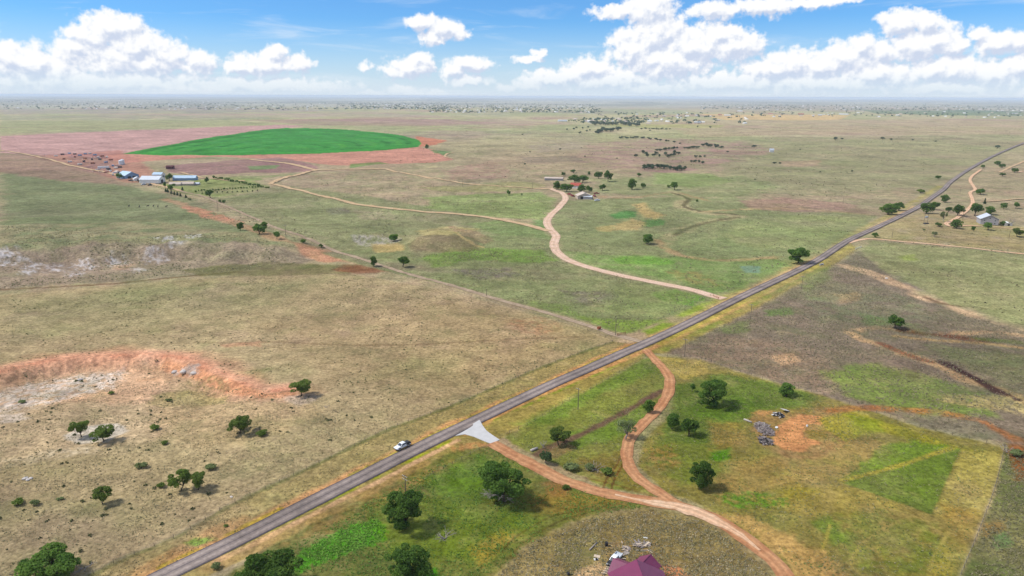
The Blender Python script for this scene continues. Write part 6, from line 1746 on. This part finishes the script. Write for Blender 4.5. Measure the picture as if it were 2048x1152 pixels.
T_green = tuft_mat("green_weed", (.15, .27, .055), (.29, .45, .10))
T_dark = tuft_mat("dark_weed", (.10, .115, .05), (.21, .21, .10))
T_yard = tuft_mat("yard_grass_tuft", (.13, .19, .05), (.27, .33, .11))
T_lush = tuft_mat("lush_weed", (.17, .34, .05), (.28, .48, .09))
T_grey = tuft_mat("grey_weed", (.27, .225, .15), (.44, .37, .25))
LEFT = [(-80,1000),(-80,745),(120,720),(320,712),(480,770),(600,790),(700,800),(860,815),(700,892),(590,946),(450,1012),(300,1090),(180,1145),(0,1250),(-80,1250)]
scatter("pasture_bushes", [LEFT], 320, (.3, 1.2), T_dark, "low dark weed clumps dotted over the lower left pasture", "weeds", 61, 26, 7, .7, .0)
scatter("pasture_tufts", [LEFT], 9000, (.18, .5), T_olive, "small olive grass tufts over the lower left pasture", "grass", 62, 12, 4)
scatter("dry_tufts", [LEFT], 9000, (.18, .45), T_straw, "bleached grass tufts over the lower left pasture", "grass", 63, 15, 4)
MID = [(0,600),(480,555),(700,550),(900,584),(1100,642),(1235,686),(1080,745),(900,820),(700,800),(500,765),(320,700),(0,730)]
scatter("mid_tufts", [MID], 2600, (.25, .85), T_dark, "scattered dark tufts over the tan middle pasture", "grass", 64, 40, 4, .7, .05)
KNOLL = [(960,1200),(1000,1145),(1060,1086),(1180,1036),(1300,1019),(1400,1040),(1480,1084),(1540,1150),(1560,1200)]
scatter("knoll_weeds", [KNOLL], 4500, (.18, .45), T_grey, "dense grey-brown weeds on the knoll round the house", "weeds", 65, 10, 5, .8, -.3)
scatter("knoll_grass", [KNOLL], 2500, (.18, .4), T_straw, "dry grass between the weeds on the knoll", "grass", 66, 8, 4, .8, -.1)
scatter("knoll_olive", [KNOLL], 6000, (.18, .5), T_olive, "olive weeds mixed over the knoll round the house", "weeds", 75, 9, 5, .8, -.05)
BROWN = [(1340,708),(1522,615),(1640,550),(1720,505),(1850,602),(2060,668),(2060,890),(1850,850),(1640,786),(1480,742)]
scatter("brown_weeds", [BROWN], 12000, (.25, .75), T_grey, "grey-brown dry weeds covering the right pasture", "weeds", 67, 22, 4, .7, -.15)
scatter("brown_tufts", [BROWN], 7000, (.25, .75), T_olive, "olive tufts in the brown right pasture", "grass", 68, 30, 4, .7, .0)
scatter("lush_weeds", [[(596,1110),(640,1082),(700,1054),(755,1038),(772,1058),(765,1084),(700,1102),(640,1126)]], 1500, (.2, .6), T_lush, "rank bright green weeds beside the bottom trees", "weeds", 69, None, 5, .8)
YARD = [(400,1190),(560,1100),(770,985),(900,912),(985,893),(1100,965),(1300,1015),(1180,1032),(1060,1086),(980,1160)]
scatter("paddock_grass", [YARD], 8000, (.2, .55), T_green, "short green grass tufts in the near paddock", "grass", 70, 14, 4, .6, -.05)
YARD2 = [(1015,880),(1131,810),(1300,718),(1400,722),(1640,792),(1850,860),(2000,896),(1950,1070),(1915,1160),(1620,1160),(1500,1070),(1400,1020),(1100,925)]
scatter("yard_grass", [YARD2], 8000, (.2, .45), T_yard, "short green tufts in the mown yard", "grass", 71, 16, 4, .6, .05)
scatter("yard_straw", [YARD2], 6000, (.2, .45), T_olive, "dry tufts in the mown yard", "grass", 72, 20, 4, .6, .0)
scatter("edge_weeds", [[(2010,895),(2060,900),(2100,1180),(1925,1180),(1955,1080),(1990,985)]], 4000, (.2, .6), T_olive, "rough weeds beyond the yard's right fence", "weeds", 73, 9, 5, .8, -.2)
VERGE = [VL + [(1290,684),(1080,772),(887,862),(700,955),(500,1056),(300,1154)]]
scatter("verge_weeds", VERGE, 3000, (.15, .4), T_olive, "weeds along the left verge of the road", "weeds", 74, 9, 4, .7, .0)
CEN = [(740,535),(860,505),(1100,478),(1140,525),(1430,598),(1260,664),(1100,622),(900,572)]
scatter("meadow_tufts", [CEN], 4000, (.3, .9), T_olive, "dark tufts in the central meadow", "grass", 76, 45, 4, .7, .0)
RID = [(0,505),(300,502),(560,510),(600,530),(480,544),(0,578)]
scatter("ridge_scrub", [RID, [(0,450),(500,470),(600,500),(300,498),(0,498)]], 3000, (.35, 1.2), T_olive, "dark scrub dotted over the pale badland ridge", "scrub", 77, 40, 5, .7, .0)
PLAIN = [(300,430),(620,480),(1090,455),(1110,400),(1060,372),(900,358),(640,345),(560,380)]
scatter("plain_scrub", [PLAIN, [(1130,400),(1760,430),(1640,505),(1430,590),(1150,520)], [(1740,475),(2060,455),(2060,650),(1900,606),(1720,506)]], 5000, (.35, 1.4), T_olive, "small scrub dotted over the middle plain", "scrub", 78, 70, 4, .7, .05)
FARP = [(760,330),(900,262),(1200,255),(2048,250),(2048,283),(1880,375),(1740,420),(1500,395),(1060,372)]
scatter("far_scrub", [FARP], 4000, (.7, 2.4), T_olive, "dark scrub specks over the far plain", "scrub", 79, 200, 4, .7, .05)

def far_cover():
    """groves and roofs of the settlements towards the skyline, each too small to tell apart"""
    r = np.random.default_rng(99)
    def spots(n, bands):
        out = []
        for (x0, x1, y0, y1, wgt) in bands:
            k = int(n * wgt)
            out.append(np.stack([r.uniform(x0, x1, k), r.uniform(y0, y1, k)], -1))
        px = np.concatenate(out)
        px[:, 1] += .0039 * (px[:, 0] - 1024)            # the photo's slight roll
        return PM(px)
    bands = [(0,700,206,222,.20),(700,900,206,220,.22),(860,1200,208,226,.22),(1200,1500,224,246,.045),(1150,1300,236,248,.03),(1400,2048,208,218,.18),(1500,2048,219,232,.05),(0,2048,201,208,.10),(-300,0,203,222,.06),(2048,2350,205,225,.06)]
    pt = spots(2200, bands)
    # pull the groves together
    pt[:, :2] += 60 * np.stack([fbm(pt[:, 0] / 150, pt[:, 1] / 150, 2, 91), fbm(pt[:, 0] / 150, pt[:, 1] / 150, 2, 92)], -1)
    pt[:, 2] = height(pt[:, 0], pt[:, 1])
    m_ = len(pt); s = r.uniform(7, 16, m_); q_ = 7
    d = r.normal(size=(m_, q_, 3)); d[:, :, 2] = np.abs(d[:, :, 2]); d /= np.linalg.norm(d, axis=2)[:, :, None]
    c = pt[:, None, :] + d * s[:, None, None] * np.array([.6, .6, .35]) + np.array([0, 0, .3]) * s[:, None, None]
    nn = d + r.normal(size=d.shape) * .5; nn /= np.linalg.norm(nn, axis=2)[:, :, None]
    a = np.cross(nn, r.normal(size=d.shape)); a /= np.linalg.norm(a, axis=2)[:, :, None]; b = np.cross(nn, a); h = s[:, None, None] * .36
    v = np.stack([c + a * h, c + b * h, c - a * h, c - b * h], 2).reshape(-1, 3)
    me = np_mesh("far_groves", v, np.arange(len(v)).reshape(-1, 4), M_leafF)
    at = me.attributes.new("leaf_tint", 'FLOAT', 'POINT'); at.data.foreach_set("value", np.repeat(r.random(m_), q_ * 4).astype(np.float32))
    tag(obj("far_groves", me), "blue-green groves of the settlements towards the skyline", "trees", kind="stuff")
    for nm, n, mat, lab in (("far_pale_roofs", 420, M_white, "pale roofs and walls of the settlements towards the skyline"), ("far_tan_roofs", 260, M_tanr, "tan roofs of the settlements towards the skyline")):
        pp = spots(n, bands); mb = MB()
        for p in pp:
            L, D, hh = r.uniform(10, 26), r.uniform(8, 12), r.uniform(3, 4.5); an = r.uniform(0, 3.14); z = p[2] - .3
            ca, sa = math.cos(an), math.sin(an)
            vs = []
            for sx in (-1, 1):
                for yy, zz in ((-D / 2, 0), (D / 2, 0), (D / 2, hh), (0, hh + D * .28), (-D / 2, hh)):
                    x_, y_ = sx * L / 2, yy
                    vs.append((p[0] + x_ * ca - y_ * sa, p[1] + x_ * sa + y_ * ca, z + zz))
            mb.add(vs, [(0, 1, 2, 3, 4), (9, 8, 7, 6, 5), (1, 6, 7, 2), (2, 7, 8, 3), (3, 8, 9, 4), (4, 9, 5, 0)])
        tag(mb.build(nm, mat), lab, "houses", kind="stuff")
far_cover()

# ------------------------------------------------------------------ haze: even air over the whole plain
def build_haze():
    zmin = min(v.co.z for v in gme.vertices[::37]) if False else float(np.min(gz)) - 1.0
    top = max(CAM_H + 6.0, float(np.max(gz)) + 25.0)
    mb = MB().box((0, 0, (zmin + top) / 2), (124000, 124000, top - zmin))
    mt = bpy.data.materials.new("haze_air"); mt.use_nodes = True
    N, L = mt.node_tree.nodes, mt.node_tree.links
    N.clear()
    out = N.new("ShaderNodeOutputMaterial"); v = N.new("ShaderNodeVolumePrincipled")
    v.inputs["Density"].default_value = HAZE_DENSITY
    v.inputs["Color"].default_value = (0.74, 0.85, 1.0, 1)
    v.inputs["Anisotropy"].default_value = 0.0
    L.new(v.outputs[0], out.inputs["Volume"])
    o = mb.build("haze", mt)
    tag(o, "pale blue summer haze lying over the whole plain", "haze", kind="stuff")
HAZE_DENSITY = 4.6e-5
gz = np.zeros(len(gme.vertices) * 3, np.float32); gme.vertices.foreach_get("co", gz); gz = gz[2::3]
build_haze()
